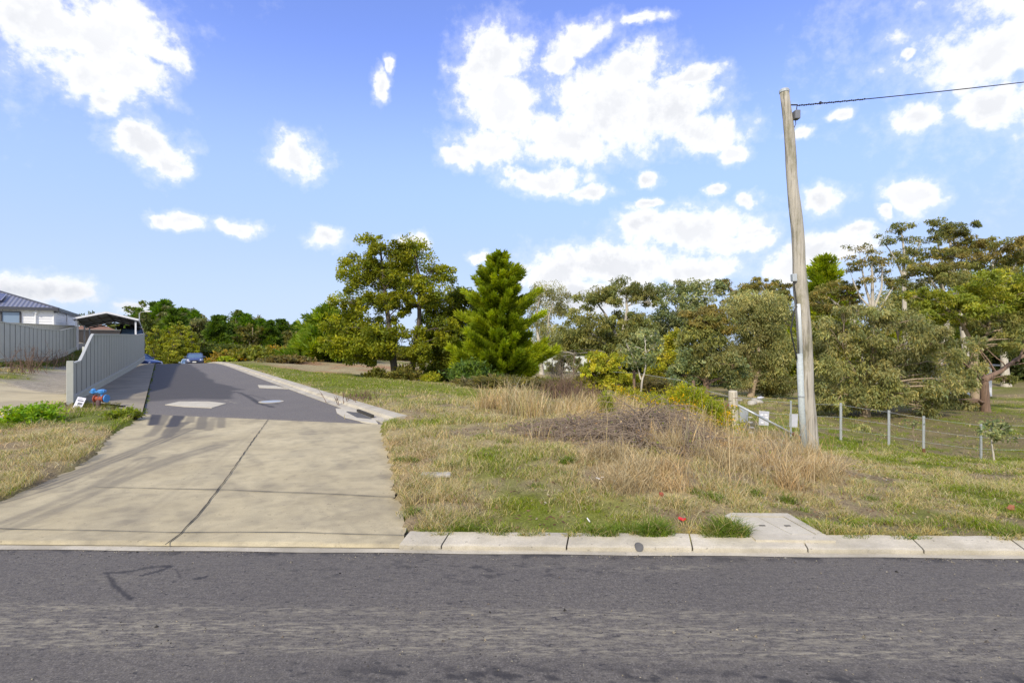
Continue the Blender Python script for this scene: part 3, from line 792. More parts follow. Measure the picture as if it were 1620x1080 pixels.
def crown_arrays(lobes, st, rg, cover=2.6, tubes=None, attach=None, twig=.018, leafscale=1.0, sub_r=.30):
    """lobes: (centre, rx, ry, rz); leaf clumps spread through each lobe"""
    Cs, Ds, Ls, Ws, cols = [], [], [], [], []
    L0 = st['L']*leafscale*.92; W0 = st['W']*leafscale*.98
    for (c, rx, ry, rz) in lobes:
        c = np.asarray(c, float); rx, ry, rz = rx*1.12, ry*1.12, rz*1.15; rad = np.array([rx, ry, rz])
        area = math.pi*rx*rz*1.0
        nl = int(cover*COVER*area/(L0*W0*.5)*.75); nsub = max(6, int(nl/110)); NL[0] += nl
        lobe_tone = rg.uniform(.68, 1.14)
        v = rg.normal(size=(nsub, 3)); v /= np.linalg.norm(v, axis=1, keepdims=True)
        r = rg.uniform(.08, 1.0, (nsub, 1))**.5
        sc = c+v*r*rad*np.array([1, 1, 1.0])
        tint = np.array(st['c'])[rg.integers(0, len(st['c']), nsub)]*rg.uniform(.78, 1.2, (nsub, 1))*lobe_tone
        rs = sub_r*1.45*(rx*rz)**.5*rg.uniform(.6, 1.25, nsub)
        per = nl//nsub+1
        if tubes is not None and attach is not None:
            a = c+(np.asarray(attach, float)-c)*.25
            for k in range(0, nsub, 2): tubes.add(curve(a+rg.normal(0, .12, 3)*rad, sc[k], n=4, rg=rg, up=.1), np.linspace(twig, twig*.3, 4), 4)
        g = rg.normal(size=(nsub, per, 3)); g *= (rg.uniform(0, 1, (nsub, per, 1))**.45)/np.linalg.norm(g, axis=2, keepdims=True)
        g[..., 2] *= st['flat']
        pos = sc[:, None]+g*rs[:, None, None]
        dv = rg.normal(size=(nsub, per, 3))*.6+g*.8; dv[..., 2] -= st['droop']
        n = nsub*per
        Cs.append(pos.reshape(-1, 3)); Ds.append(dv.reshape(-1, 3)); cols.append(jit(np.repeat(tint, per, 0), n, .3, .1, rg))
        Ls.append(L0*rg.uniform(.6, 1.3, n)); Ws.append(W0*rg.uniform(.6, 1.3, n))
    return leaves_mesh(np.concatenate(Cs), np.concatenate(Ds), np.concatenate(Ls), np.concatenate(Ws), np.concatenate(cols), rg)

NTREE = [0]
def tree(name, label, Y, base, lobes, sty, bark='bark_dark', stems=None, r=.16, cover=2.6, group=None, cat='tree', depth=.8, leafscale=1.0, sub_r=.30, twig=.018, fill=1.4, limb=.45):
    NTREE[0] += 1; rg = np.random.default_rng(100+NTREE[0])
    bx = (base[0]-810)/F*Y; z0 = H(bx, Y)
    root = empty(name, (bx, Y, z0)); tag(root, label, cat, group); o3 = np.array([bx, Y, z0])
    k = Y/F; tb = Tubes()
    xs = [l[0] for l in lobes]; half = (max(l[0]+l[2] for l in lobes)-min(l[0]-l[2] for l in lobes))/2*k
    W = []
    lobes = list(lobes); nx = int(len(lobes)*fill); ylow = max(l[1] for l in lobes)-4
    for j in range(nx):   # secondary lobes knit the crown together
        l = lobes[rg.integers(0, len(lobes)-j)] if j < len(lobes) else lobes[rg.integers(0, len(lobes))]
        an = rg.uniform(0, 6.28); sc = rg.uniform(.5, .85)
        e = (l[0]+math.cos(an)*l[2]*rg.uniform(.5, 1.0), min(l[1]+abs(math.sin(an))*l[3]*rg.uniform(.2, 1.3)-l[3]*.25, ylow), l[2]*sc, l[3]*sc)
        lobes.append(e+((rg.uniform(-1, 1)*half*.5*depth,)+tuple(l[5:]) if len(l) > 5 else ()))
    for l in lobes:
        cpt = np.array(P(l[0], l[1], Y)); dy = l[4] if len(l) > 4 else rg.uniform(-1, 1)*half*.45*depth
        cpt[1] += dy
        cpt[0] *= (Y+dy)/Y; cpt[2] = CZ+(cpt[2]-CZ)*(Y+dy)/Y
        ry = (l[2]+l[3])/2*k*depth
        W.append((cpt-o3, l[2]*k, max(ry, .3), l[3]*k, sty if len(l) < 6 else l[5]))
    if stems is None:
        cx = sum(w[0][0]*w[1] for w in W)/sum(w[1] for w in W); top = max(w[0][2] for w in W)
        st = [curve((0, 0, -.1), (cx*.7, 0, top*.72), n=8, rg=rg, up=0, wob=.03)]; rad = [np.linspace(r, r*.35, 8)]
    else:
        st, rad = [], []
        for pts, r0, r1 in stems:
            pp = [np.array(P(a, b, Y))-o3 for a, b in pts]; pp[0][2] = min(pp[0][2], -.05) if abs(pts[0][1]-base[1]) < 4 else pp[0][2]
            pp = np.array(pp); t = np.linspace(0, len(pp)-1, 4*len(pp)); q = np.stack([np.interp(t, np.arange(len(pp)), pp[:, i]) for i in range(3)], 1)
            q += rg.normal(0, .012, q.shape)*np.linspace(.2, 1, len(q))[:, None]
            q[:, 1] += rg.uniform(-.3, .3)*np.linspace(0, 1, len(q))
            st.append(q); rad.append(np.linspace(r0, r1, len(q)))
    for s_, rr in zip(st, rad):
        rr = rr.copy(); rr[0] *= 1.35; rr[1] *= 1.12; tb.add(s_, rr, 9)
    V, Q, Cc = [], [], []; off = 0
    allp = np.concatenate(st); allr = np.concatenate(rad)
    for (c, rx, ry, rz, sy) in W:
        below = allp[:, 2] < c[2]-rz*.2
        cand = np.where(below)[0] if below.any() else np.arange(len(allp))
        dd = np.linalg.norm((allp[cand]-c)*np.array([1, .6, .8]), axis=1); j = cand[np.argmin(dd)]
        lp = curve(allp[j], c+np.array([0, 0, rz*.15]), n=7, rg=rg, up=.12, wob=.05)
        tb.add(lp, np.linspace(max(allr[j]*limb, .02)*.8, .014, 7), 6)
        v, q, cc = crown_arrays([(c, rx, ry, rz)], STY[sy], rg, cover, tb, allp[j], twig, leafscale, sub_r)
        V.append(v); Q.append(q+off); Cc.append(cc); off += len(v)
    link('trunk', tb.mesh('trunk'), M[bark], root)
    link('crown', np_mesh('crown', np.concatenate(V), np.concatenate(Q), col=np.concatenate(Cc)), M['leaf'], root)
    return root

def conifer_local(hh, half, cols, rg, nlev=26, spray=.42, w=.07, dens=1.0, start=.06, shape=1.0, upturn=.5):
    """trunk and needle sprays of a conifer in local space"""
    tb = Tubes(); tb.add(np.array([[0, 0, -.1], [0, 0, hh*.3], [.05, 0, hh*.65], [0, 0, hh*.97]]), np.array([.055, .045, .025, .006])*hh*.55, 8)
    C, Dv, L, W, K = [], [], [], [], []
    for i in range(nlev):
        f = start+(1-start)*(i+rg.uniform(-.3, .3))/nlev; f = min(max(f, .02), .99)
        z = f*hh; rr = half*((1-f)**shape)*rg.uniform(.62, 1.2)+.10*half*(1-f)+.03
        nb = int(rg.integers(6, 10))
        a0 = rg.uniform(0, 6.28)
        for b in range(nb):
            an = a0+b*6.283/nb+rg.uniform(-.3, .3); ln = rr*rg.uniform(.5, 1.3)
            dirv = np.array([math.cos(an), math.sin(an), 0])
            t = np.linspace(0, 1, 6)[:, None]
            pts = np.array([0, 0, z])+dirv*ln*t+np.array([0, 0, 1.])*(ln*(upturn*t*t-.18*t))
            if ln > .4: tb.add(pts, np.linspace(.012*hh*.28*(1-f)+.008, .006, 6), 4)
            ns = max(3, int(ln/spray*7*dens))
            tt = rg.uniform(.18, 1.02, ns)**.75
            base = np.stack([np.interp(tt, t[:, 0], pts[:, q]) for q in range(3)], 1)
            tint = np.array(cols)[rg.integers(0, len(cols))]*rg.uniform(.8, 1.2)
            m = 9
            side = rg.normal(size=(ns, m, 3)); side /= np.linalg.norm(side, axis=2, keepdims=True)
            dv = side*.75+dirv*.75+np.array([0, 0, .25+upturn*.8])
            dv /= np.linalg.norm(dv, axis=2, keepdims=True)
            ll = spray*rg.uniform(.5, 1.1, (ns, m))*(.55+.45*(1-f))
            ctr = base[:, None]+side*spray*.18+dv*ll[..., None]*.45
            C.append(ctr.reshape(-1, 3)); Dv.append(dv.reshape(-1, 3)); L.append(ll.ravel()); W.append(np.full(ns*m, w)*rg.uniform(.7, 1.3, ns*m)); K.append(jit(np.repeat(tint[None], ns*m, 0), ns*m, .28, .08, rg))
    return tb, leaves_mesh(np.concatenate(C), np.concatenate(Dv), np.concatenate(L), np.concatenate(W), np.concatenate(K), rg)

PINE = [(.125, .155, .018), (.085, .11, .014), (.175, .20, .024)]
PINE_DARK = [(.055, .085, .018), (.04, .065, .014), (.07, .10, .02)]
def conifer(name, label, Y, px, top, half, cols, group=None, **kw):
    NTREE[0] += 1; rg = np.random.default_rng(300+NTREE[0]); x = (px-810)/F*Y; z0 = H(x, Y); hh = CZ-(top-540)/F*Y-z0
    root = empty(name, (x, Y, z0)); tag(root, label, 'tree', group)
    tb, (V, Q, C) = conifer_local(hh, half/F*Y, cols, rg, **kw)
    link('trunk', tb.mesh('trunk'), M['bark_dark'], root); link('crown', np_mesh('crown', V, Q, col=C), M['leaf'], root)
    return root

# ------------------------------------------------------------------ fences, house, carport
def panel_fence(name, label, pts, n_sheet, per_bay, mats, group=None, plinth=True, th=.03):
    """pts: (x, y, zbottom, ztop, t) along the line, t in 0..1"""
    pts = [np.array(p, float) for p in pts]
    T = np.array([p[4] for p in pts])
    def at(t): return np.array([np.interp(t, T, [p[k] for p in pts]) for k in range(4)])
    root = empty(name, tuple(pts[0][:3])); tag(root, label, 'fence', group); O = Vector(root.location)
    nb = math.ceil(n_sheet/per_bay)
    for b in range(nb):
        m = MB(); s0 = b*per_bay; s1 = min(n_sheet, s0+per_bay)
        ta = s0/n_sheet; tb = s1/n_sheet
        a, c = at(ta), at(tb)
        dirv = Vector((c[0]-a[0], c[1]-a[1], 0)).normalized(); nn = Vector((dirv.y, -dirv.x, 0))
        bm = m.bm; prev = None
        for s in range(s0, s1):
            for f, d in ((0.0, -.05), (.035, -.05), (.05, 0), (.5, .006), (.955, 0), (.97, -.05)):
                q = at((s+f)/n_sheet); pl = .16 if plinth else .02
                lo = bm.verts.new(Vector((q[0], q[1], q[2]+pl))+nn*d-O); hi = bm.verts.new(Vector((q[0], q[1], q[3]))+nn*d-O)
                if prev: 
                    fc = bm.faces.new((prev[0], lo, hi, prev[1]))
                    fc.material_index = 1 if (f in (.035, .05, .97) or f == 0) else 0
                prev = (lo, hi)
        pan = m.build('panel', [M[mats[0]], M[mats[1]]], root)
        ts = np.linspace(ta, tb, 2*(s1-s0)+1)
        tr = MB(); br = MB()
        for t0, t1 in zip(ts, ts[1:]):
            q0, q1 = at(t0+1e-5), at(t1-1e-5)
            tr.bar(Vector((q0[0], q0[1], q0[3]+.01))-O+nn*.002, Vector((q1[0], q1[1], q1[3]+.01))-O+nn*.002, .065, .045)
            if plinth: br.bar(Vector((q0[0], q0[1], q0[2]+.19))-O+nn*.004, Vector((q1[0], q1[1], q1[2]+.19))-O+nn*.004, .07, .05)
        tr.build('top_rail', M[mats[2]], root)
        if plinth:
            br.build('bottom_rail', M[mats[2]], root)
            pm = MB(); q0, q1 = at(ta), at(tb)
            pm.bar(Vector((q0[0], q0[1], q0[2]+.03))-O+nn*.005, Vector((q1[0], q1[1], q1[2]+.03))-O+nn*.005, .05, .26); pm.build('plinth', M['plinth'], root)
        q = at(ta); q2 = at(ta+1e-4)
        MB().box(Vector((q[0], q[1], (q[2]+max(q[3], q2[3]))/2))-O-nn*.055, (.05, .05, q[3]-q[2]+.02)).build('post', M[mats[2]], root)
    return root, nn, O

# main fence along the footpath: two low sheets, then full height
fa = np.array([-10.72, 12.45]); fb = np.array([-27.2, 37.9])
def fpt(t, zb, zt): p = fa+(fb-fa)*t; return (p[0], p[1], zb, zt, t)
fz = lambda t: .05+.30*t
fr, fn, fO = panel_fence('sheet_fence', 'grey green steel sheet fence stepping down to a low front end beside the footpath',
    [fpt(0, .05, 1.05), fpt(.042, .055, 1.07), fpt(.0421, .055, 1.08), fpt(.115, .07, 1.80), fpt(.5, .14, 1.93), fpt(.72, .2, 1.98), fpt(1, .32, 2.16)], 38, 3, ('sheet', 'groove_shade', 'rail'))
m = MB(); m.box((0.04, -.07, .52), (.13, .13, 1.12), Matrix.Rotation(.6, 3, 'Z'), .008); o = m.build('end_post', M['plinth'], fr)

# drive fence, upper left
def line_pts(a, b, n=3): return None
p0 = P(-160, 508, 18.5); p1 = P(0, 509, 22.4); p2 = P(60, 520.0, 29.0); p3 = P(95, 523, 34.0); p4 = P(121, 517, 38.5)
panel_fence('sheet_fence', 'long grey green steel sheet fence along the gravel drive below the white house',
    [(p0.x, p0.y, p0.z-1.8, p0.z, 0), (p1.x, p1.y, p1.z-1.78, p1.z, .22), (p2.x, p2.y, p2.z-1.8, p2.z, .55), (p3.x, p3.y, p3.z-1.75, p3.z, .8), (p4.x, p4.y, p4.z-1.7, p4.z, 1)], 24, 3, ('sheet', 'groove_shade', 'rail'))
a = P(-40, 508.5, 24.5); b = P(40, 512.0, 30); c = P(122, 516.0, 41)
panel_fence('sheet_fence', 'cream steel sheet fence showing only its top behind the grey drive fence',
    [(a.x, a.y, a.z-1.8, a.z, 0), (b.x, b.y, b.z-1.8, b.z, .4), (c.x, c.y, c.z-1.8, c.z, 1)], 60, 6, ('cream', 'groove_shade', 'cream'), plinth=False)
a = P(116, 521, 54); b = P(226, 523, 60)
panel_fence('paling_fence', 'brown timber paling fence with a cream rail behind the carport',
    [(a.x, a.y, a.z-2.2, a.z, 0), (b.x, b.y, b.z-2.3, b.z, 1)], 70, 10, ('paling', 'groove_shade', 'cream'), plinth=False)

def house():
    H0 = np.array([-32.2, 36.0]); zb = .9; ze = 3.88
    root = empty('white_house', (H0[0], H0[1], zb)); tag(root, 'white weatherboard house with a charcoal hipped roof and solar panels', 'house'); O = Vector(root.location)
    W_, Dp = 8.6, 11.0
    def Q(a, b, z): p = H0-N_*a+D*b; return Vector((p[0], p[1], z))-O
    def boards(a0, b0, a1, b1, out):
        m = MB(); z = zb
        while z < ze-.01:
            z1 = min(z+.19, ze); o1 = Vector((out[0], out[1], 0))*.022
            p, q = Q(a0, b0, z), Q(a1, b1, z); r, s = Q(a1, b1, z1), Q(a0, b0, z1)
            m.poly([p+o1, q+o1, r, s]); m.poly([p, q, q+o1, p+o1]); z = z1
        return m
    boards(0, 0, W_, 0, -D).build('wall', M['weatherboard'], root)
    boards(0, Dp, 0, 0, N_).build('wall', M['weatherboard'], root)
    boards(W_, 0, W_, Dp, -N_).build('wall', M['weatherboard'], root)
    boards(W_, Dp, 0, Dp, D).build('wall', M['weatherboard'], root)
    m = MB(); m.box(Q(.03, .03, (zb+ze)/2), (.13, .13, ze-zb)); m.build('corner_board', M['white'], root)
    # roof
    e = .26; zr_ = ze+.04; tz = 5.55; ym = W_/2
    A, B, C, E = Q(-e, -e, zr_), Q(W_+e, -e, zr_), Q(W_+e, Dp+e, zr_), Q(-e, Dp+e, zr_); r1, r2 = Q(ym, ym, tz), Q(ym, Dp-ym, tz)
    # roof planes are separate sheets so that the ribs run up each slope
    ang = math.atan2(N_[1], N_[0])
    def plane(pts, rz):
        o = empty('roof', (0, 0, 0)); bpy.data.objects.remove(o)
        rot = Matrix.Rotation(-rz, 4, 'Z'); m = MB(); m.poly([rot @ p for p in pts]); ob = m.build('roof', M['roof'], root); ob.rotation_euler = (0, 0, rz); return ob
    front = plane([B, A, r1], ang)
    plane([A, E, r2, r1], ang+math.pi/2); plane([E, C, r2], ang); plane([C, B, r1, r2], ang+math.pi/2)
    m = MB()
    for p, q in ((A, B), (B, C), (C, E), (E, A)): m.bar(p-Vector((0, 0, .07)), q-Vector((0, 0, .07)), .12, .2)
    m.build('gutter', M['fascia'], root)
    m = MB()
    for p, q in ((A, r1), (B, r1), (r1, r2), (C, r2), (E, r2)): m.bar(p+Vector((0, 0, .02)), q+Vector((0, 0, .02)), .16, .05)
    m.build('ridge_cap', M['fascia'], root)
    MB().poly([Q(-e+.06, -e+.06, ze-.06), Q(W_+e-.06, -e+.06, ze-.06), Q(W_+e-.06, Dp+e-.06, ze-.06), Q(-e+.06, Dp+e-.06, ze-.06)]).build('soffit', M['white'], root)
    # front window
    a0, a1, z0, z1 = 1.72, 3.62, 2.72, 3.62
    wn = MB()
    for p, q in ((Q(a0, -.05, z0), Q(a1, -.05, z0)), (Q(a0, -.05, z1), Q(a1, -.05, z1))): wn.bar(p, q, .09, .07)
    for a in (a0, (a0+a1)/2-.02, a1): wn.bar(Q(a, -.052, z0), Q(a, -.052, z1), .085, .07, up=(1, 0, 0))
    w = wn.build('window', M['fascia'], root)
    am = (a0+a1)/2
    MB().poly([Q(a0, -.045, z0), Q(am, -.045, z0), Q(am, -.045, z1), Q(a0, -.045, z1)]).build('pane', M['glass_blue'], w)
    MB().poly([Q(am, -.045, z0), Q(a1, -.045, z0), Q(a1, -.045, z1), Q(am, -.045, z1)]).build('pane', M['glass_brown'], w)
    m = MB(); m.tube([Q(.95, -.07, zb), Q(.95, -.07, ze-.35)], .05, 8); m.box(Q(.95, -.09, ze-.24), (.22, .14, .26)); m.build('downpipe', M['white'], root)
    m = MB(); m.tube([Q(-.07, 5.5, zb), Q(-.07, 5.5, ze-.1)], .05, 8); m.build('downpipe', M['white'], root)
    m = MB(); m.box(Q(-.1, -.1, ze-.22), (.10, .2, .10)); m.tube([Q(-.1, -.1, ze-.22), Q(-.2, -.25, ze-.27)], .04, 8); m.build('security_light', M['fascia'], root)
    # solar panels lifted off the front roof plane
    up = (r1-(A+B)/2); upn = up.normalized(); al = (B-A).normalized(); nrm = al.cross(upn)
    if nrm.z < 0: nrm = -nrm
    for k in range(3):
        c = (A+B)/2+upn*1.75-al*(1.02-1.06*k)+nrm*.16+Vector((0, 0, .02))
        rot = Matrix((al, upn, nrm)).transposed()
        pn = MB().box(c, (1.0, 1.65, .03), rot).build('solar_panel', M['solar'], root)
        fm = MB()
        for sx in (-.5, 0, .5): fm.bar(c+al*sx-upn*.84+nrm*.004, c+al*sx+upn*.84+nrm*.004, .03 if sx else .012, .04, up=nrm)
        for sy in (-.83, 0, .83): fm.bar(c-al*.5+upn*sy+nrm*.004, c+al*.5+upn*sy+nrm*.004, .03 if sy else .012, .042, up=nrm)
        fm.bar(c-upn*.7-nrm*.15, c-upn*.7, .04, .04); fm.build('panel_frame', M['alu'], pn)
house()

def carport():
    L = np.array([-32.8, 38.5]); root = empty('carport', (L[0], L[1], .95)); tag(root, 'open gabled carport on white steel posts behind the sheet fence', 'carport'); O = Vector(root.location)
    Wd, Ln = 3.65, 9.0
    def Q(a, b, z): p = L+N_*a+D*b; return Vector((p[0], p[1], z-.055*b*(1 if z > 2 else 0)))-O
    ez, az = 3.36, 3.86
    for s in (0, 1):
        m = MB(); a0 = -.15 if s == 0 else Wd+.15; zc = ez-.04
        n = 16
        for k in range(n):
            f0, f1 = k/n, (k+1)/n
            for g0, g1, dz0, dz1 in ((f0, f0+.45/n, .0, .0), (f0+.45/n, f0+.6/n, 0, .04), (f0+.6/n, f0+.85/n, .04, .04), (f0+.85/n, f1, .04, 0)):
                d0 = Vector((0, 0, dz0)); d1 = Vector((0, 0, dz1))
                m.poly([Q(a0, g0*Ln-.2, zc)+d0, Q(a0, g1*Ln-.2, zc)+d1, Q(Wd/2, g1*Ln-.2, az)+d1, Q(Wd/2, g0*Ln-.2, az)+d0])
        m.build('roof', M['zinc'], root)
    m = MB()
    for b in (.0, 3, 6, 8.8):
        for a, bb in ((0, Wd/2), (Wd, Wd/2)): m.bar(Q(a, b, ez-.10), Q(bb, b, az-.10), .05, .10)
        m.bar(Q(0, b, ez-.14), Q(Wd, b, ez-.14), .04, .05) if b in (3, 6) else None
    m.build('rafter', M['soffit'], root)
    m = MB()
    for f in (.0, .33, .66, 1): 
        for sgn in (0, 1):
            a = Wd/2*(f if sgn == 0 else 2-f); z = ez+(az-ez)*f-.06
            m.bar(Q(a, 0, z), Q(a, Ln-.2, z), .05, .06)
    m.build('purlin', M['soffit'], root)
    m = MB(); m.bar(Q(-.17, -.21, ez-.07), Q(Wd/2, -.21, az-.03), .03, .14); m.bar(Q(Wd/2, -.212, az-.03), Q(Wd+.17, -.212, ez-.07), .03, .14); m.build('barge_board', M['white'], root)
    m = MB()
    for a in (-.15, Wd+.15): m.bar(Q(a, -.2, ez-.08), Q(a, Ln-.2, ez-.08), .09, .10)
    m.build('gutter', M['white'], root)
    for a, b in ((.03, .05), (.03, .85), (.03, 5.0), (.03, 8.7), (Wd-.03, .05), (Wd-.03, .7), (Wd-.03, 4.5), (Wd-.03, 8.7)):
        t = Q(a, b, ez-.13); MB().box(((t.x), (t.y), t.z/2-.1), (.10, .10, t.z+.2), Matrix.Rotation(math.atan2(N_[1], N_[0]), 3, 'Z')).build('post', M['white'], root)
    # bundle and vehicle beneath
    return Q, O, root
CQ, CO, _ = carport()

def car(name, label, loc, rz, paint, scale=(1, 1, 1), high=0.0, group=None):
    root = empty(name, loc, rz); tag(root, label, 'car', group)
    S = lambda x, y, z: (x*scale[0], y*scale[1], z*scale[2])
    # stations along x (front is +x): x, sill z, shoulder z, half width
    st = [(-2.2, .42, .78, .70), (-2.1, .30, .92, .80), (-1.6, .24, .97, .86), (-.6, .22, .95, .88), (.5, .22, .93, .88), (1.1, .22, .90, .87), (1.7, .24, .82, .85), (2.05, .28, .70, .78), (2.2, .36, .58, .66)]
    bm = bmesh.new(); rings = []
    for x, s0, s1, w in st:
        ring = [(x, -w*.9, s0), (x, -w, s0+.14), (x, -w*1.0, s0+.32 if s1-s0 > .4 else (s0+s1)/2), (x, -w*.93, s1-.03), (x, -w*.55, s1+.035), (x, 0, s1+.055), (x, w*.55, s1+.035), (x, w*.93, s1-.03), (x, w, s0+.32 if s1-s0 > .4 else (s0+s1)/2), (x, w, s0+.14), (x, w*.9, s0)]
        rings.append([bm.verts.new(S(*p)) for p in ring])
    n = len(rings[0])
    for a, b in zip(rings, rings[1:]):
        for k in range(n): bm.faces.new((a[k], a[(k+1) % n], b[(k+1) % n], b[k]))
    bm.faces.new(rings[0]); bm.faces.new(rings[-1][::-1])
    m = MB(); m.bm.free(); m.bm = bm; m.build('body', M[paint], root, True)
    def loft(secs, name, mat, cap=True):
        bm = bmesh.new(); rr = [[bm.verts.new(S(*p)) for p in sec] for sec in secs]; n = len(rr[0])
        for a, b in zip(rr, rr[1:]):
            for k in range(n): bm.faces.new((a[k], a[(k+1) % n], b[(k+1) % n], b[k]))
        if cap: bm.faces.new(rr[-1]); bm.faces.new(rr[0][::-1])
        m = MB(); m.bm.free(); m.bm = bm; return m.build(name, M[mat], root, False)
    def sec(x0, x1, w, z): return [(x0, -w, z), (x1, -w, z), (x1+.05, 0, z), (x1, w, z), (x0, w, z), (x0-.04, 0, z)]
    loft([sec(-1.75, 1.05, .80, .93), sec(-1.30-high*.3, .42, .66, 1.36+high)], 'window_glass', 'carglass')
    loft([sec(-1.34-high*.3, .46, .675, 1.355+high), sec(-1.15-high*.3, .24, .60, 1.43+high)], 'roof', paint)
    for sy in (-1, 1):
        for (xa, xb) in ((1.05, .44), (-.30, -.36), (-1.75, -1.32-high*.3)): MB().bar(S(xa, sy*.80, .94), S(xb, sy*.667, 1.37+high), .07, .07).build('window_pillar', M[paint], root)
    for x in (-1.35, 1.38):
        for sy in (-1, 1):
            rot = Matrix.Rotation(math.pi/2, 3, 'X')
            w = MB().lathe([(.20, -.10), (.31, -.10), (.325, -.05), (.325, .05), (.31, .10), (.20, .10)], S(x, sy*.79, .325), 20, rot).build('wheel', M['tyre'], root)
            MB().lathe([(.0001, -.104), (.2, -.103), (.21, .103), (.0001, .104)], S(x, sy*.79, .325), 14, rot).build('rim', M['alu'], w)
    for sy in (-1, 1):
        MB().lathe([(.02, -.05), (.10, -.02), (.11, .02), (.03, .05)], S(2.04, sy*.60, .66), 12, Matrix.Rotation(math.pi/2, 3, 'Y')).build('headlight', M['lamp'], root)
        MB().box(S(.75, sy*.98, 1.0), (.10, .2, .13), None, .03).build('mirror', M[paint], root)
    MB().box(S(2.175, 0, .60), (.06, .85, .12), None, .02).build('grille', M['black'], root)
    MB().box(S(2.19, 0, .36), (.07, 1.25, .13), None, .02).build('bumper_intake', M['black'], root)
    MB().box(S(2.235, 0, .47), (.012, .37, .13)).build('number_plate', M['plate'], root)
    return root
def roadcar(px, Y, dz=0): x = (px-810)/F*Y; u, v = uv(x, Y); return (x, Y, float(zr(u))+dz)
head = math.atan2(-.86, .50)
car('parked_car', 'dark blue car facing the camera just past the crest of the side road', roadcar(308.5, 60), head, 'navy')
car('parked_car', 'pale blue car half hidden behind the dark car over the crest', roadcar(298.5, 68, -.45), head, 'palecar')
p = P(228, 574, 45); car('parked_car', 'bright blue car nosing out past the far end of the sheet fence', (p.x-1.5, p.y+1.1, p.z-.66), math.atan2(-.20, 1), 'bluecar')
p = P(171, 540, 41.0)
car('parked_vehicle', 'dark four-wheel drive under the carport with only its roof showing', (p.x, p.y+2.6, .95), math.atan2(-.8245, .566), 'darkcar', (1, 1, 1.12), .16)
m = MB()
for k in range(9):
    c = Vector((p.x-.85+.21*k, p.y+2.3+.5*random.uniform(-1, 1), 2.78+.05*math.sin(k*2.1))); m.rock(c, random.uniform(.13, .24), k, .8)
m.tube([(p.x-.95, p.y+2.2, 2.68), (p.x+.95, p.y+2.4, 2.68)], .04, 6); m.tube([(p.x-.7, p.y+2.2, 2.95), (p.x-.55, p.y+2.3, 3.08)], .07, 8); m.tube([(p.x+.75, p.y+2.2, 2.8), (p.x+.95, p.y+2.3, 2.98)], .06, 8)
tag(m.build('luggage_bundle', M['black'], smooth=True), 'lumpy black wrapped load on the vehicle under the carport', 'bundle')

def small_house():
    a = P(104, 540, 66); root = empty('brick_house', (a.x, a.y, .8), R(34.5)); tag(root, 'distant brick house with a low terracotta tiled roof behind the paling fence', 'house')
    W_, Dp = 5.2, 6; ze = 2.9-.8; tz = 4.0-.8
    m = MB()
    for p, q in (((0, 0), (W_, 0)), ((W_, 0), (W_, Dp)), ((W_, Dp), (0, Dp)), ((0, Dp), (0, 0))): m.bar((p[0], p[1], ze/2), (q[0], q[1], ze/2), .2, ze)
    m.build('wall', M['brick'], root)
    e = .4; A, B, C, E = Vector((-e, -e, ze)), Vector((W_+e, -e, ze)), Vector((W_+e, Dp+e, ze)), Vector((-e, Dp+e, ze)); r1, r2 = Vector((2.0, Dp/2, tz)), Vector((W_-2.0, Dp/2, tz))
    m = MB(); m.poly([A, B, r2, r1]); m.poly([B, C, r2]); m.poly([C, E, r1, r2]); m.poly([E, A, r1]); m.build('roof', M['tile'], root)
    m = MB(); m.bar(A, B, .1, .16); m.build('gutter', M['fascia'], root)
    f = MB().box((3.2, -.12, 1.3), (1.6, .06, 1.1)).build('window', M['white'], root); MB().box((3.2, -.16, 1.3), (1.4, .02, .95)).build('pane', M['glass_blue'], f)
small_house()

def street_lamp(px, top, Y, label):
    x = (px-810)/F*Y; u, v = uv(x, Y); z0 = float(zr(u)); zt = CZ-(top-540)/F*Y
    r = empty('street_lamp', (x, Y, z0)); tag(r, label, 'street lamp', 'street lamps down the side road'); h = zt-z0
    MB().tube([(0, 0, -.1), (0, 0, h*.5), (0, 0, h-.15)], [.10, .08, .055], 8).build('pole', M['lampgrey'], r)
    a = MB().tube([(0, 0, h-.2), (.3, 0, h), (.95, -.05, h+.06)], .04, 6).build('arm', M['lampgrey'], r)
    m = MB(); m.box((1.25, -.06, h+.08), (.75, .34, .14), None, .05); m.build('lamp_head', M['white'], a)
street_lamp(220.5, 493.5, 70, 'tallest looking grey street lamp beside the right carport post')
street_lamp(228, 525.5, 115, 'middle street lamp further down the side road against the trees')
street_lamp(234, 539.5, 160, 'smallest and farthest street lamp above the far side road')

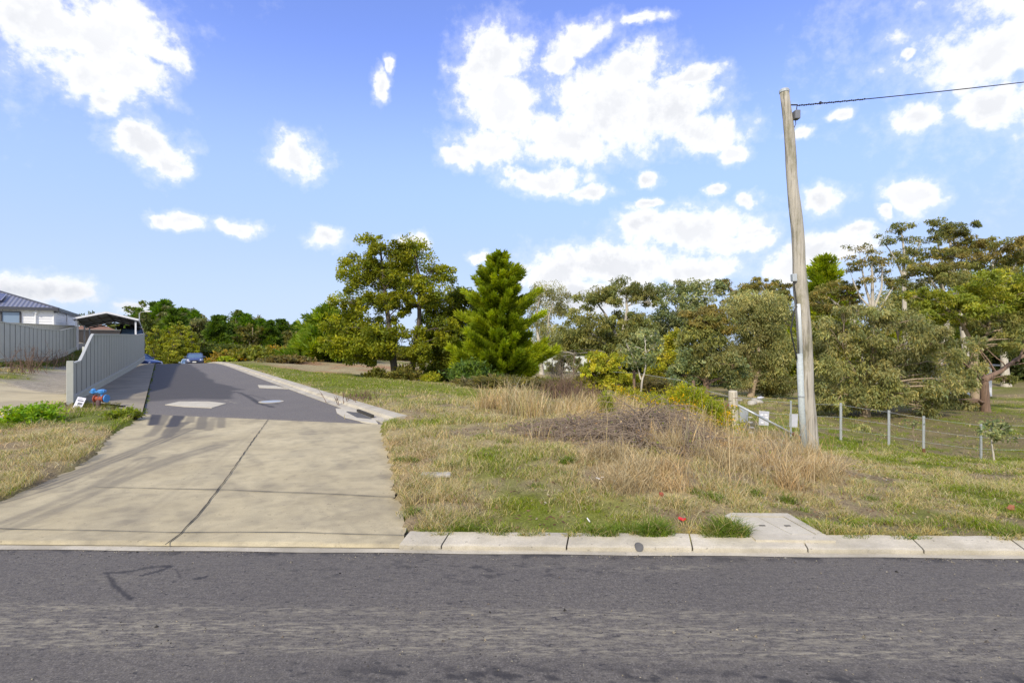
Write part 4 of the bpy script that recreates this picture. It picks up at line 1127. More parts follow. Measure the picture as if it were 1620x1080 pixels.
# ------------------------------------------------------------------ valve, card
def valve():
    g = P(158, 636, 0); Y = 11.75; x = (157-810)/F*Y; r = empty('water_valve', (x, Y, .02)); tag(r, 'blue headed water valve on a rusty pipe beside the front of the fence', 'water valve')
    MB().tube([(0, -.05, -.1), (0, -.05, .42), (.0, -.03, .50), (.02, .05, .56)], [.085, .085, .09, .09], 14).build('standpipe', M['pipe'], r, True)
    m = MB(); ry = Matrix.Rotation(math.pi/2, 3, 'Y')
    for dx in (-.16, .20): m.lathe([(.085, -.02), (.15, -.02), (.15, .02), (.085, .02)], (dx, .0, .50), 16, ry)
    m.tube([(-.22, 0, .50), (.25, 0, .50)], .10, 14)
    for dx in (-.16, .2):
        for k in range(6): m.tube([(dx-.035, .125*math.cos(k), .50+.125*math.sin(k)), (dx+.035, .125*math.cos(k), .50+.125*math.sin(k))], .016, 6)
    m.build('flange', M['valvered'], r)
    fl = MB().lathe([(.09, -.025), (.17, -.025), (.17, .025), (.09, .025)], (.27, .05, .50), 18, ry).build('blue_flange', M['valveblue'], r)
    m = MB(); m.tube([(.10, .02, .58), (.10, .02, .72)], .05, 10); m.lathe([(.05, 0), (.12, .02), (.13, .12), (.10, .17), (.02, .18)], (.10, .02, .72), 14); m.box((.10, .02, .82), (.30, .16, .11), None, .03); m.build('valve_head', M['valveblue'], r)
    m = MB(); m.tube([(-.45, .25, .0), (-.45, .25, .78)], .022, 8); m.build('tap_stem', M['pipe'], r)
    m = MB(); m.lathe([(.03, 0), (.09, .02), (.10, .16), (.05, .22), (.02, .23)], (-.45, .25, .68), 12); m.bar((-.45, .25, .78), (-.22, .23, .76), .08, .07); m.bar((-.60, .25, .75), (-.45, .25, .80), .05, .05); m.build('tap_head', M['valveblue'], r)
valve(); bpy.data.objects['water_valve'].scale = (.54, .54, .54)
p = Vector((-9.83, 11.62, .04)); r = empty('card_sign', p, .62); r.scale = (.6, .6, .6); tag(r, 'white printed card leaning against the foot of the fence', 'card')
rot = Matrix.Rotation(-.50, 3, 'X') @ Matrix.Rotation(.30, 3, 'Y')
MB().box((0, .10, .24), (.26, .008, .52), rot).build('card', M['paper'], r)
m = MB()
for dx, dz, w, h in ((0, .12, .18, .05), (.02, -.0, .14, .09), (-.02, .2, .12, .02)): m.box(Vector((0, .10, .24))+rot @ Vector((dx, -.007, dz)), (w, .004, h), rot)
m.build('printed_mark', M['ink'], r)

# ------------------------------------------------------------------ power pole, wire, conduits
def pole():
    Y = 9.0; b = P(1281, 722, Y); t = P(1241.5, 145, Y+.0); zb = H(b.x, Y)-.05; b.z = zb
    r = empty('power_pole', b); tag(r, 'leaning weathered timber power pole rising from the dry grass mound', 'power pole')
    n = 26; pts = []; rad = []
    for k in range(n+1):
        f = k/n; q = b.lerp(t, f)-b; q.x += .05*math.sin(f*3.1)*(1) + .012*math.sin(f*23); pts.append(q); rad.append((.142+(.076-.142)*f)*(1+.03*math.sin(f*31)+.02*math.sin(f*57)))
    rad[0] *= 1.06
    MB().tube(pts, rad, 20).build('shaft', M['pole'], r, True)
    top = pts[-1]
    MB().lathe([(.082, -.02), (.086, .015), (.07, .04), (.0001, .045)], top, 18).build('cap', M['galv'], r)
    def at(py, dx, dy): f = (722-py)/(722-145); q = b.lerp(t, f)-b; q.x += .05*math.sin(f*3.1); return q+Vector((dx, dy, 0))
    # meter end box and hook near the top
    bx = at(184, .135, -.05); MB().box(bx, (.09, .11, .15), None, .01).build('junction_box', M['box'], r)
    m = MB(); m.tube([bx+Vector((0, 0, .07)), bx+Vector((.01, 0, .16)), at(167, .19, -.02)], .008, 6); m.tube([at(166, .06, 0), at(166, .2, 0)], .012, 6); m.tube([bx+Vector((-.02, 0, -.07)), bx+Vector((-.01, 0, -.15)), bx+Vector((-.04, 0, -.22))], .006, 6); m.build('hook', M['cable'], r)
    MB().box(at(437, -.145, -.06), (.08, .08, .13), Matrix.Rotation(-.05, 3, 'Y'), .01).build('fuse_box', M['galv'], r)
    MB().tube([at(442, -.15, -.06), at(480, -.14, -.09)], .008, 6).build('lead_wire', M['cable'], r)
    MB().tube([at(478, -.115, -.10), at(500, -.115, -.10), at(562, -.125, -.11)], .030, 10).build('conduit', M['pvc'], r, True)
    w = MB().tube([at(555, -.155, -.115), at(640, -.175, -.13), at(716, -.165, -.155)], [.050, .052, .056], 14).build('cable_guard', M['pvc2'], r, True)
    m = MB()
    for py in (620, 680): m.lathe([(.058, -.012), (.058, .012)], at(py, -.172, -.135), 14)
    m.build('strap', M['galv'], w)
    MB().tube([at(480, -.13, -.10), at(490, -.22, -.13), at(520, -.30, -.14), at(545, -.25, -.13), at(565, -.20, -.12), at(580, -.19, -.13)], .012, 6).build('loose_cable', M['cable'], r)
    # service wire off to the right
    a = at(167, .2, 0)+b; e = P(1620, 126, 9.9); e2 = a+(e-a)*4.2; m = MB(); pp = []
    for k in range(40):
        f = k/39; q = a.lerp(e2, f); q.z += .9*((f-.24)**2-.0576)*1.0; pp.append(q)
    m.tube(pp, .0085, 6)
    for k in range(30): q = a.lerp(e2, .002+k*.0022); q.z += .9*((.002+k*.0022-.24)**2-.0576); m.box(q+Vector((0, 0, .004*math.sin(k*2))), (.02, .02, .022))
    q = a.lerp(e2, .022); m.box(q, (.03, .03, .045))
    tag(m.build('service_wire', M['cable']), 'black overhead service wire running off from the pole top', 'wire')
pole()

# ------------------------------------------------------------------ paddock fence
def pt_on(px, Y): x = (px-810)/F*Y; return Vector((x, Y, H(x, Y)))
PK = []
lab = {1251: 'thin steel fence post just left of the power pole', 1330: 'first steel fence post right of the power pole', 1406: 'second steel fence post right of the power pole',
       1461: 'third steel fence post right of the power pole, with a dark foot', 1552: 'fourth steel fence post, beside the small gum sapling', 1690: 'fifth steel fence post beyond the gum sapling'}
for px, Y, h in ((1251, 15, 1.07), (1330, 14.8, 1.07), (1406, 14.5, 1.02), (1461, 14.2, 1.02), (1552, 14, 1.0), (1690, 13.6, 1.0)):
    p = pt_on(px, Y); PK.append((p, h)); o = empty('steel_fence_post', p); tag(o, lab[px], 'fence post', 'steel posts of the paddock wire fence')
    m = MB(); w = .045 if px not in (1251, 1552) else .03
    m.box((0, 0, h/2-.1), (w*1.3, .008, h+.2)); m.box((0, .02, h/2-.1), (.008, .04, h+.2)); m.box((w*.62, -.006, h/2-.1), (.008, .02, h+.2)); m.box((-w*.62, -.006, h/2-.1), (.008, .02, h+.2)); m.build('steel_section', M['galv'], o)
    if px == 1461: MB().box((0, -.01, .06), (.07, .03, .12)).build('foot', M['rust'], o)
gp = pt_on(1160, 15); gz = H(gp.x, 15)
r = empty('gate_post', gp); tag(r, 'thick weathered timber strainer post with wire strands at the old gateway', 'fence post')
m = MB(); m.tube([(0.03, 0, -.2), (.02, 0, .3), (0, 0, .8), (-.01, 0, 1.22), (-.01, 0, 1.27)], [.155, .145, .135, .125, .115], 12); m.build('shaft', M['post'], r, True)
m = MB()
for z, s in ((1.07, .01), (.76, -.01), (.47, .01), (.2, 0)): m.lathe([(.152-.02*z, -.006), (.152-.02*z, .006)], (0, 0, z), 14)
m.build('wire_loop', M['rust'], r)
MB().prism([(-.22, -.05, 0), (-.13, -.06, 0), (-.12, .06, 0), (-.20, .05, 0)], .28).build('timber_wedge', M['post'], r)
a = gp+Vector((.12, -.03, .85)); e = pt_on(1268, 14.7); o = MB().tube([a, a.lerp(e, .86)+Vector((0, 0, .02))], .035, 10).build('brace_pipe', M['galv'], None, True); 
tag(o, 'galvanised pipe brace sloping right from the gate post', 'brace')
m = MB(); m.tube([a.lerp(e, .85)+Vector((0, 0, .02)), e+Vector((.05, 0, .0))], .042, 10); tip = m.build('rusty_end', M['rust'], o, True)
a = gp+Vector((-.12, 0, .88)); e = pt_on(1130, 15.4); o = MB().tube([a, e+Vector((0, 0, .1))], .035, 10).build('brace_pipe', M['rust'], None, True); tag(o, 'dark rusty pipe brace sloping left from the gate post into the gorse', 'brace')
# wire strands
def strand(name, label, pts, rad=.005):
    m = MB(); m.tube(pts, rad, 5); o = m.build(name, M['galv']); tag(o, label, 'wire', 'wire strands of the paddock fence'); return o
for k, (f, lb) in enumerate(((.95, 'top wire strand of the paddock fence'), (.62, 'middle wire strand of the paddock fence'), (.3, 'lowest wire strand of the paddock fence'))):
    pts = [gp+Vector((.1, -.1, 1.07*f+.05))]
    for p, h in PK: pts.append(p+Vector((0, -.035, h*f)))
    q = []
    for a, b in zip(pts, pts[1:]):
        for j in range(4): c = a.lerp(b, j/4); c.z -= .012*math.sin(math.pi*j/4); q.append(c)
    strand('fence_wire', lb, q+[pts[-1]], .0032)
fp = pt_on(1083, 17.5)
strand('fence_wire', 'wire strand running back left from the gate post past the gorse', [gp+Vector((0, 0, 1.06)), pt_on(1100, 16.8)+Vector((0, 0, 1.05)), fp+Vector((0, 0, 1.15)), pt_on(1003, 19.5)+Vector((0, 0, 1.15)), pt_on(930, 22)+Vector((0, 0, 1.0))], .006)
for px, Y, lb in ((1003, 19.4, 'rusty round fence post behind the pale sapling trunk'), (926.5, 22, 'short dark fence post by the yellow green bush'), (1097, 16.9, 'thin brown fence post right above the gorse flowers')):
    p = pt_on(px, Y); o = MB().tube([(0, 0, -.1), (0.01, 0, .6), (0, 0, 1.25)], [.06, .055, .05], 9).build('timber_fence_post', M['bark_brown']); o.location = p; tag(o, lb, 'fence post', 'old timber posts of the back fence line')
a = gp+Vector((.12, .0, 1.08)); e = P(1236, 630, 23); strand('fence_wire', 'rope strand from the gate post top back to the dark trees', [a, a.lerp(e, .5)+Vector((0, 0, -.04)), e], .008)
p = a.lerp(e, .42)+Vector((0, 0, .0)); m = MB(); m.lathe([(.02, -.12), (.05, -.10), (.055, .03), (.02, .09), (.018, .13)], p, 10, Matrix.Rotation(1.4, 3, 'Y')); tag(m.build('plastic_bottle', M['plastic'], None, True), 'pale plastic bottle hung on the rope behind the gate post', 'bottle')
# upright sheets and stones behind the gate
for px, Y, w, h, rz, lb in ((1177, 17.4, .30, .46, .15, 'grey upright sheet partly behind the thick gate post'), (1208.5, 17.0, .31, .47, -.1, 'pale torn upright sheet standing under the pipe brace'), (1255.5, 17.2, .28, .45, .1, 'pale upright sheet behind the thin post left of the power pole')):
    p = pt_on(px, Y); o = empty('tree_guard', p, rz); tag(o, lb, 'sheet', 'upright sheets behind the gateway')
    MB().box((0, 0, h/2), (w, .02, h), Matrix.Rotation(.05, 3, 'Y')).build('sheet', M['plastic'] if px > 1200 else M['galv'], o)
    m = MB(); m.box((-w/2+.01, .02, h/2), (.02, .02, h+.06)); m.box((w/2-.01, .02, h/2-.02), (.02, .02, h)); m.build('stake', M['post'], o)
    if px == 1208.5: 
        m = MB()
        for dx, dz in ((-.07, .34), (.06, .35), (.08, .26), (.05, .18), (-.06, .09)): m.box((dx, -.014, dz), (.09, .006, .05), Matrix.Rotation(dx*3, 3, 'Y'))
        m.build('torn_patch', M['paper'], o)
for k, (px, py, lb) in enumerate(((1187, 653, 'highest pale stone of the small row beside the gateway'), (1187, 661, 'second pale stone down in the row beside the gateway'), (1187, 669, 'third pale stone down in the row beside the gateway'), (1189, 678, 'fourth pale stone down in the row beside the gateway'), (1189.5, 686, 'lowest pale stone of the row beside the gateway'))):
    p = G(px, py); o = MB().rock((0, 0, .02), .055+.004*k, k, .5).build('stone', M['stone'], None, True); o.location = p; o.rotation_euler[2] = k*.9; tag(o, lb, 'stone', 'row of pale stones by the gateway')
for k, (px, py, rr, lb) in enumerate(((1195, 636, .26, 'larger grey boulder on the lawn behind the gateway'), (1190, 640, .2, 'smaller flat boulder in front of the larger one on the lawn'), (1169, 634, .12, 'small grey boulder just right of the gate post top'))):
    p = G(px, py); o = MB().rock((0, 0, .05), rr, 20+k, .6).build('boulder', M['stone'], None, True); o.location = p; tag(o, lb, 'boulder')
# pale fence beyond the pines
a = P(832, 563, 62); b = P(935, 563.5, 60)
panel_fence('sheet_fence', 'pale grey smooth fence seen between the pine and the yellow bush', [(a.x, a.y, H(a.x, 62)-.1, a.z, 0), (b.x, b.y, H(b.x, 60)-.1, b.z, 1)], 6, 2, ('whitefence', 'groove_shade', 'rail'), plinth=False)
p = pt_on(1535, 34); r = empty('shed', p, .1); tag(r, 'small white shed glimpsed behind the gum branches', 'shed')
MB().box((0, 1, 1.0), (3.2, 2, 2.0)).build('wall', M['white'], r); MB().bar((-1.8, .9, 2.08), (1.8, .9, 2.08), 2.5, .1).build('roof', M['zinc'], r); MB().box((.6, -.02, .95), (.8, .04, 1.8)).build('door', M['galv'], r)
# litter
def litter(name, label, cat, px, py, mb, mat, rz=0):
    o = mb.build(name, mat); o.scale = (.7, .7, .7); o.location = G(px, py)+Vector((0, 0, .01)); o.rotation_euler[2] = rz; tag(o, label, cat); return o
litter('drink_carton', 'crushed red carton lying in the verge grass near the kerb', 'litter', 1078, 826, MB().box((0, 0, .02), (.075, .04, .028), Matrix.Rotation(.3, 3, 'Y'), .008).box((.042, 0, .024), (.025, .035, .016), Matrix.Rotation(-.4, 3, 'Y')), M['red'], -.4)
litter('plastic_bag', 'crumpled white plastic bag against the brambles', 'litter', 985, 696, MB().rock((0, 0, .10), .11, 3, .9).rock((.1, 0, .05), .07, 4, .9), M['paper'])
litter('paper_scrap', 'small flat white scrap in the dry grass below the bramble', 'litter', 949, 764, MB().box((0, 0, .04), (.10, .07, .01), Matrix.Rotation(.3, 3, 'Y')).box((.04, .02, .05), (.06, .05, .01), Matrix.Rotation(-.5, 3, 'X')), M['paper'], .3)
litter('paper_strip', 'thin white strip sticking up in grass near the kerb', 'litter', 931, 829, MB().box((0, 0, .03), (.014, .005, .06), Matrix.Rotation(-.6, 3, 'Y')), M['paper'])
litter('clay_shard', 'lone terracotta shard on the grass at far right', 'shard', 1600, 808, MB().rock((0, 0, .03), .05, 9, .6), M['clay'])
litter('brick_piece', 'small dark red brick piece at the foot of the dry grass', 'brick', 1046, 790, MB().box((0, 0, .04), (.05, .05, .07), Matrix.Rotation(.3, 3, 'X'), .005), M['valvered'])
litter('concrete_slab', 'flat pale concrete slab half sunk in grass beside the driveway', 'slab', 690, 754, MB().box((0, 0, .02), (.46, .18, .05), None, .015), M['pad'] if False else M['stone'], .03)
o = MB().lathe([(.033, -.02), (.033, .012)], (0, 0, 0), 14, Matrix.Rotation(math.pi/2-.3, 3, 'X')).build('drain_outlet', M['iron']); x = (1006-810)/F*4.0; o.location = (x, float(ykerb(x))+.066, .034); tag(o, 'dark round drain outlet in the kerb face', 'drain outlet')

# ------------------------------------------------------------------ trees near and middle
tree('wattle_tree', 'tall olive wattle with two trunks, left of the bright pine', 30, (630, 603),
     [(592, 388, 20, 16), (618, 400, 26, 22), (655, 396, 26, 20), (640, 425, 36, 22), (575, 424, 30, 22), (608, 440, 34, 22), (685, 432, 24, 20), (668, 458, 34, 18), (560, 445, 22, 18), (560, 480, 30, 26), (595, 478, 26, 18), (630, 478, 26, 16),
      (690, 470, 24, 18), (545, 525, 26, 30), (575, 520, 34, 26), (562, 545, 38, 26), (600, 540, 28, 22), (548, 548, 22, 20), (650, 535, 26, 20), (690, 520, 26, 24), (665, 560, 22, 16), (580, 568, 20, 12), (615, 512, 22, 16)], 'wattle', 'bark_dark',
     [([(627, 603), (621, 565), (614, 510), (605, 440), (600, 395)], .24, .05), ([(646, 603), (655, 565), (663, 510), (664, 440), (655, 400)], .22, .05)], fill=2.0, cover=2.3, sub_r=.34, twig=.02)
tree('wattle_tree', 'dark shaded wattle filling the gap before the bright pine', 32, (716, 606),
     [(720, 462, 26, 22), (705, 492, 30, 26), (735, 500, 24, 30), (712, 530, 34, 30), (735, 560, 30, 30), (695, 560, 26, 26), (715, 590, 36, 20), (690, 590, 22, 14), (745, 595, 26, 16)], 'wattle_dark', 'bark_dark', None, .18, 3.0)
conifer('pine_tree', 'bright green pine with a ragged pointed top beside the wattle', 29, 790, 399, 68, PINE, nlev=31, spray=.44, w=.052, dens=2.3, shape=.56, start=.03, upturn=.5)
conifer('pine_tree', 'dark green pine left behind the wattle at the road side', 46, 520, 484, 52, [(.09, .125, .02), (.065, .095, .016), (.12, .15, .025)], nlev=22, spray=.9, w=.14, shape=.55, upturn=.3)
conifer('pine_tree', 'lower bushy pine leftmost in front of the dry hill', 50, 486, 522, 30, [(.09, .125, .02), (.065, .095, .016), (.12, .15, .025)], nlev=16, spray=.9, w=.14, shape=.5, upturn=.3)
tree('gum_tree', 'slender white trunked gum right of the bright pine', 48, (856, 590),
     [(858, 462, 24, 16), (880, 470, 18, 14), (846, 480, 20, 18), (872, 492, 22, 16), (889, 490, 12, 12), (850, 510, 20, 14), (868, 522, 14, 10)], 'gum_grey', 'bark_pale',
     [([(857, 590), (856, 560), (850, 525), (850, 490), (856, 465)], .22, .05), ([(857, 560), (866, 530), (868, 500), (875, 478)], .14, .05), ([(856, 556), (840, 538)], .09, .05), ([(857, 553), (874, 538)], .09, .04)], fill=.5, cover=1.5, sub_r=.4, leafscale=1.3)
tree('gum_tree', 'broad domed olive gum in the middle of the tree line', 38, (978, 612),
     [(985, 458, 44, 14), (1012, 462, 24, 14), (945, 474, 34, 14), (965, 468, 30, 12), (915, 500, 24, 14), (930, 520, 30, 20), (905, 535, 24, 22), (960, 515, 20, 14), (945, 545, 26, 18), (985, 505, 26, 14), (995, 530, 28, 22), (1015, 515, 22, 16), (975, 560, 30, 20), (900, 562, 20, 16), (1028, 472, 12, 12)], 'gum', 'bark_pale',
     [([(978, 612), (980, 570), (985, 530), (992, 490), (990, 462)], .24, .06), ([(980, 570), (955, 540), (925, 520)], .13, .06), ([(983, 545), (960, 500), (945, 480)], .12, .05)], cover=2.2, sub_r=.36, leafscale=1.25)
tree('gum_tree', 'blue green gum behind the middle, with sky gaps in its top', 43, (1075, 615),
     [(1065, 460, 26, 14), (1100, 455, 26, 14), (1125, 460, 18, 14), (1045, 482, 20, 14), (1070, 490, 30, 18), (1095, 480, 22, 14), (1050, 512, 30, 20), (1085, 515, 28, 20), (1040, 540, 28, 20), (1115, 485, 20, 18)], 'gum_blue', 'bark_pale', None, .22, 2.0, sub_r=.4, leafscale=1.5)
tree('gum_tree', 'rusty topped gum left of the power pole', 43, (1200, 615),
     [(1150, 452, 16, 10), (1175, 456, 24, 12), (1205, 450, 28, 12), (1232, 462, 20, 14), (1195, 475, 34, 16), (1235, 485, 18, 16), (1165, 480, 24, 16), (1245, 470, 10, 10)], 'gum_rust', 'bark_tan', None, .22, 2.2, sub_r=.4, leafscale=1.4)
tree('gum_tree', 'big grey green gum with a pale leaning limb just left of the power pole', 30, (1188, 634),
     [(1185, 478, 30, 18), (1215, 485, 30, 20), (1160, 486, 24, 16), (1235, 505, 24, 24), (1190, 510, 34, 22), (1225, 540, 30, 24), (1185, 550, 30, 24), (1240, 565, 24, 22), (1210, 580, 32, 22), (1175, 590, 26, 20), (1240, 600, 24, 20), (1205, 612, 28, 16)], 'gum_grey', 'bark_tan',
     [([(1186, 634), (1194, 600), (1210, 560), (1228, 520), (1222, 490)], .19, .05), ([(1194, 600), (1180, 550), (1180, 500)], .13, .04), ([(1207, 566), (1235, 548)], .08, .04)], cover=2.4, sub_r=.34)
tree('gum_tree', 'rust tinged gum with a red brown trunk above the gorse', 25, (1117, 634),
     [(1125, 492, 26, 14, .3, 'gum_rust'), (1105, 505, 26, 18, 0, 'gum_rust'), (1140, 515, 26, 18, 0, 'gum_rust'), (1120, 535, 32, 22, -.5, 'gum'), (1150, 550, 22, 20, 0, 'gum_grey'), (1095, 545, 24, 20, 0, 'gum'), (1130, 570, 28, 18, -.3, 'gum_grey'), (1160, 575, 20, 18, 0, 'gum_blue'), (1085, 575, 26, 18, -.6, 'gum_blue'), (1080, 595, 22, 14, -.4, 'gum_blue'), (1150, 600, 22, 16, 0, 'gum_blue'), (1105, 592, 18, 10, 0, 'gum_grey')], 'gum', 'bark_brown',
     [([(1118, 634), (1117, 605), (1118, 570), (1120, 525), (1122, 500)], .17, .05)], cover=2.3, sub_r=.36)
tree('wattle_bush', 'rounded yellow green bush wattle in front of the pale fence', 21, (952, 628),
     [(958, 566, 22, 10), (938, 578, 20, 12), (972, 580, 20, 14), (955, 590, 28, 14), (930, 600, 18, 12), (975, 604, 22, 14), (950, 612, 26, 12), (926, 615, 14, 8)], 'bush_yellow', 'bark_dark', None, .08, 3.4, cat='bush', sub_r=.32)
tree('gum_sapling', 'young grey gum with a thin cream trunk left of the gorse', 19, (1013, 632),
     [(1020, 535, 20, 13), (1035, 545, 16, 12), (1005, 550, 16, 13), (1022, 562, 20, 11), (1002, 575, 13, 9), (1038, 570, 14, 10)], 'gum_blue', 'bark_pale',
     [([(1013, 632), (1015, 605), (1020, 585), (1022, 560), (1020, 540)], .04, .014), ([(1014, 600), (1006, 575)], .03, .012), ([(1020, 583), (1034, 560)], .03, .012)], cover=1.3, sub_r=.4, twig=.008)
tree('wattle_bush', 'bright yellow green wattle behind the cream trunked sapling', 32, (1060, 628),
     [(1065, 540, 22, 12), (1085, 528, 20, 12), (1050, 560, 22, 16), (1035, 590, 22, 16), (1060, 590, 20, 20), (1048, 612, 24, 14), (1075, 565, 18, 18)], 'bush_yellow', 'bark_dark', None, .1, 2.4, cat='bush')
conifer('pine_tree', 'dark green conifer top just right of the power pole', 52, 1303, 403, 48, PINE, nlev=24, spray=.95, w=.13, dens=1.2, shape=.5, start=.2, upturn=.55)
tree('gum_tree', 'bronze crowned gum with bare pale limbs right of the dark conifer', 44, (1370, 610),
     [(1300, 462, 20, 8), (1325, 455, 28, 9), (1350, 448, 20, 9), (1290, 478, 18, 10), (1315, 480, 28, 12, .5, 'gum_rust'), (1345, 470, 20, 10), (1300, 500, 22, 10, 0, 'gum_yellow'), (1330, 505, 24, 12, 0, 'gum_yellow')], 'gum_rust', 'bark_pale',
     [([(1372, 612), (1366, 550), (1350, 510), (1325, 480), (1310, 468)], .24, .06), ([(1358, 525), (1335, 500), (1308, 488)], .12, .05), ([(1352, 512), (1345, 480), (1340, 462)], .1, .04)], cover=1.9, sub_r=.42, leafscale=1.3)
tree('gum_tree', 'open gum with a fan of white stems and bronze tufts', 42, (1385, 610),
     [(1360, 395, 18, 9), (1355, 412, 16, 8), (1378, 415, 18, 9), (1395, 408, 14, 9), (1345, 425, 12, 7), (1400, 430, 14, 8), (1375, 440, 14, 7), (1410, 448, 18, 9)], 'gum_rust', 'bark_pale',
     [([(1388, 610), (1382, 540), (1379, 480), (1378, 440), (1376, 418)], .24, .05), ([(1380, 490), (1368, 450), (1360, 405)], .12, .04), ([(1380, 490), (1362, 470), (1350, 440)], .1, .04), ([(1380, 495), (1396, 455), (1397, 415)], .11, .04), ([(1381, 505), (1400, 475), (1412, 455)], .1, .04)], fill=.5, cover=1.3, sub_r=.5, leafscale=1.3)
tree('gum_tree', 'tallest slim gum with separate dark tufts against the sky', 46, (1435, 610),
     [(1428, 358, 18, 8), (1415, 364, 12, 7), (1394, 380, 14, 7), (1432, 378, 12, 6), (1456, 380, 13, 7), (1408, 385, 8, 5), (1436, 398, 16, 8), (1452, 402, 14, 7), (1424, 405, 14, 7), (1438, 415, 18, 9)], 'gum', 'bark_pale',
     [([(1436, 610), (1432, 520), (1430, 450), (1430, 400), (1426, 366)], .26, .05), ([(1430, 440), (1412, 405), (1396, 385)], .1, .03), ([(1430, 440), (1446, 405), (1455, 386)], .1, .03), ([(1430, 420), (1438, 390)], .07, .03)], fill=.5, cover=1.5, sub_r=.5, leafscale=1.3)
tree('gum_tree', 'tall gum with layered flat bronze crowns at upper right', 44, (1530, 610),
     [(1485, 356, 18, 9), (1505, 366, 26, 9), (1530, 358, 20, 8), (1485, 372, 14, 8), (1515, 378, 22, 9, 0, 'gum_rust'), (1505, 395, 24, 10), (1530, 388, 22, 10, 0, 'gum_rust'), (1555, 388, 22, 8, 0, 'gum_rust'), (1500, 405, 24, 8, 0, 'gum_rust')], 'gum', 'bark_pale',
     [([(1532, 610), (1525, 520), (1510, 440), (1508, 400), (1505, 370)], .28, .06), ([(1512, 445), (1490, 410), (1485, 365)], .12, .04), ([(1512, 445), (1545, 410), (1552, 392)], .12, .04)], cover=2.0, sub_r=.42, leafscale=1.3)
tree('gum_tree', 'wide bronze gum running out of the photo at upper right', 42, (1590, 610),
     [(1545, 405, 30, 9), (1575, 400, 28, 9), (1600, 382, 26, 10), (1615, 395, 26, 12), (1570, 415, 34, 9), (1608, 412, 30, 10), (1530, 418, 24, 8, 0, 'gum'), (1640, 400, 30, 14), (1592, 428, 30, 10, 0, 'gum')], 'gum_rust', 'bark_pale',
     [([(1592, 610), (1585, 520), (1572, 450), (1570, 418)], .28, .06), ([(1578, 470), (1600, 430), (1610, 395)], .14, .05), ([(1576, 460), (1548, 425), (1545, 408)], .12, .04)], cover=2.2, sub_r=.4, leafscale=1.3)
tree('gum_tree', 'low domed olive gum with exposed white limbs below the layered crowns', 38, (1480, 615),
     [(1455, 425, 26, 9), (1480, 420, 30, 9), (1505, 428, 22, 9), (1440, 434, 18, 8), (1490, 440, 30, 10, 0, 'gum'), (1520, 445, 18, 10, 0, 'gum'), (1440, 450, 20, 9, 0, 'gum')], 'gum_rust', 'bark_pale',
     [([(1482, 615), (1500, 520), (1496, 470), (1488, 430)], .24, .06), ([(1498, 480), (1475, 450), (1460, 430)], .12, .05), ([(1497, 475), (1525, 450)], .12, .05), ([(1496, 470), (1485, 440)], .1, .04)], cover=2.0, sub_r=.42, leafscale=1.2)
tree('gum_tree', 'yellow green gum with a forked tan trunk at the right', 29, (1545, 640),
     [(1455, 466, 24, 12), (1480, 478, 28, 14), (1515, 470, 28, 14), (1545, 450, 26, 14), (1575, 442, 28, 16), (1605, 445, 28, 16), (1500, 495, 30, 14), (1540, 485, 28, 16), (1580, 475, 30, 18), (1612, 480, 28, 18), (1470, 500, 24, 12), (1530, 510, 26, 12, 0, 'gum'), (1570, 510, 30, 16, 0, 'gum'), (1610, 520, 28, 20, 0, 'gum'), (1640, 465, 30, 24), (1600, 550, 26, 16, 1, 'gum')], 'gum_yellow', 'bark_tan',
     [([(1545, 640), (1540, 580), (1541, 552), (1560, 530), (1565, 495), (1575, 455)], .23, .06), ([(1541, 550), (1525, 520), (1505, 495), (1480, 485)], .12, .05), ([(1525, 522), (1530, 495), (1545, 465)], .09, .04)], cover=2.3, sub_r=.36)
tree('weeping_gum', 'large front gum with grey drooping foliage right of the power pole', 21, (1368, 655),
     [(1350, 492, 26, 12), (1395, 490, 28, 12), (1300, 515, 24, 16), (1440, 505, 24, 12), (1490, 535, 26, 18), (1380, 505, 34, 16), (1420, 512, 34, 16), (1340, 520, 30, 16), (1455, 530, 32, 18), (1310, 540, 28, 22), (1370, 540, 40, 22), (1420, 550, 40, 22), (1475, 560, 34, 24), (1330, 575, 34, 26), (1385, 585, 38, 24), (1440, 590, 40, 26), (1500, 580, 28, 24), (1305, 605, 26, 26), (1350, 622, 34, 22), (1400, 628, 34, 22), (1455, 625, 34, 20), (1320, 642, 26, 14), (1500, 615, 28, 20), (1520, 600, 22, 20), (1475, 645, 26, 12), (1300, 575, 20, 20)], 'gum_grey', 'bark_tan',
     [([(1368, 655), (1372, 620), (1374, 590), (1378, 550), (1382, 515)], .16, .05), ([(1372, 615), (1350, 590), (1330, 560)], .09, .03), ([(1373, 605), (1410, 585), (1450, 572)], .09, .03), ([(1374, 590), (1420, 550), (1440, 535)], .07, .03)], cover=2.0, sub_r=.36)
tree('gum_tree', 'thick trunked gum at right with a long bare limb reaching out of frame', 23.5, (1559, 660),
     [(1500, 555, 24, 16), (1525, 575, 24, 18), (1515, 610, 24, 18), (1495, 630, 24, 16), (1545, 585, 18, 14), (1540, 545, 16, 12), (1590, 600, 14, 8, 0, 'gum'), (1640, 540, 24, 16, 0, 'gum'), (1525, 640, 20, 12), (1655, 575, 20, 20, 0, 'gum')], 'gum_grey', 'bark_brown',
     [([(1560, 660), (1557, 630), (1555, 604), (1558, 596)], .20, .14), ([(1556, 600), (1585, 588), (1612, 570), (1645, 555)], .12, .06), ([(1556, 604), (1540, 588), (1520, 575)], .09, .04), ([(1610, 572), (1618, 552), (1622, 530)], .05, .03)], cover=2.0, sub_r=.36)
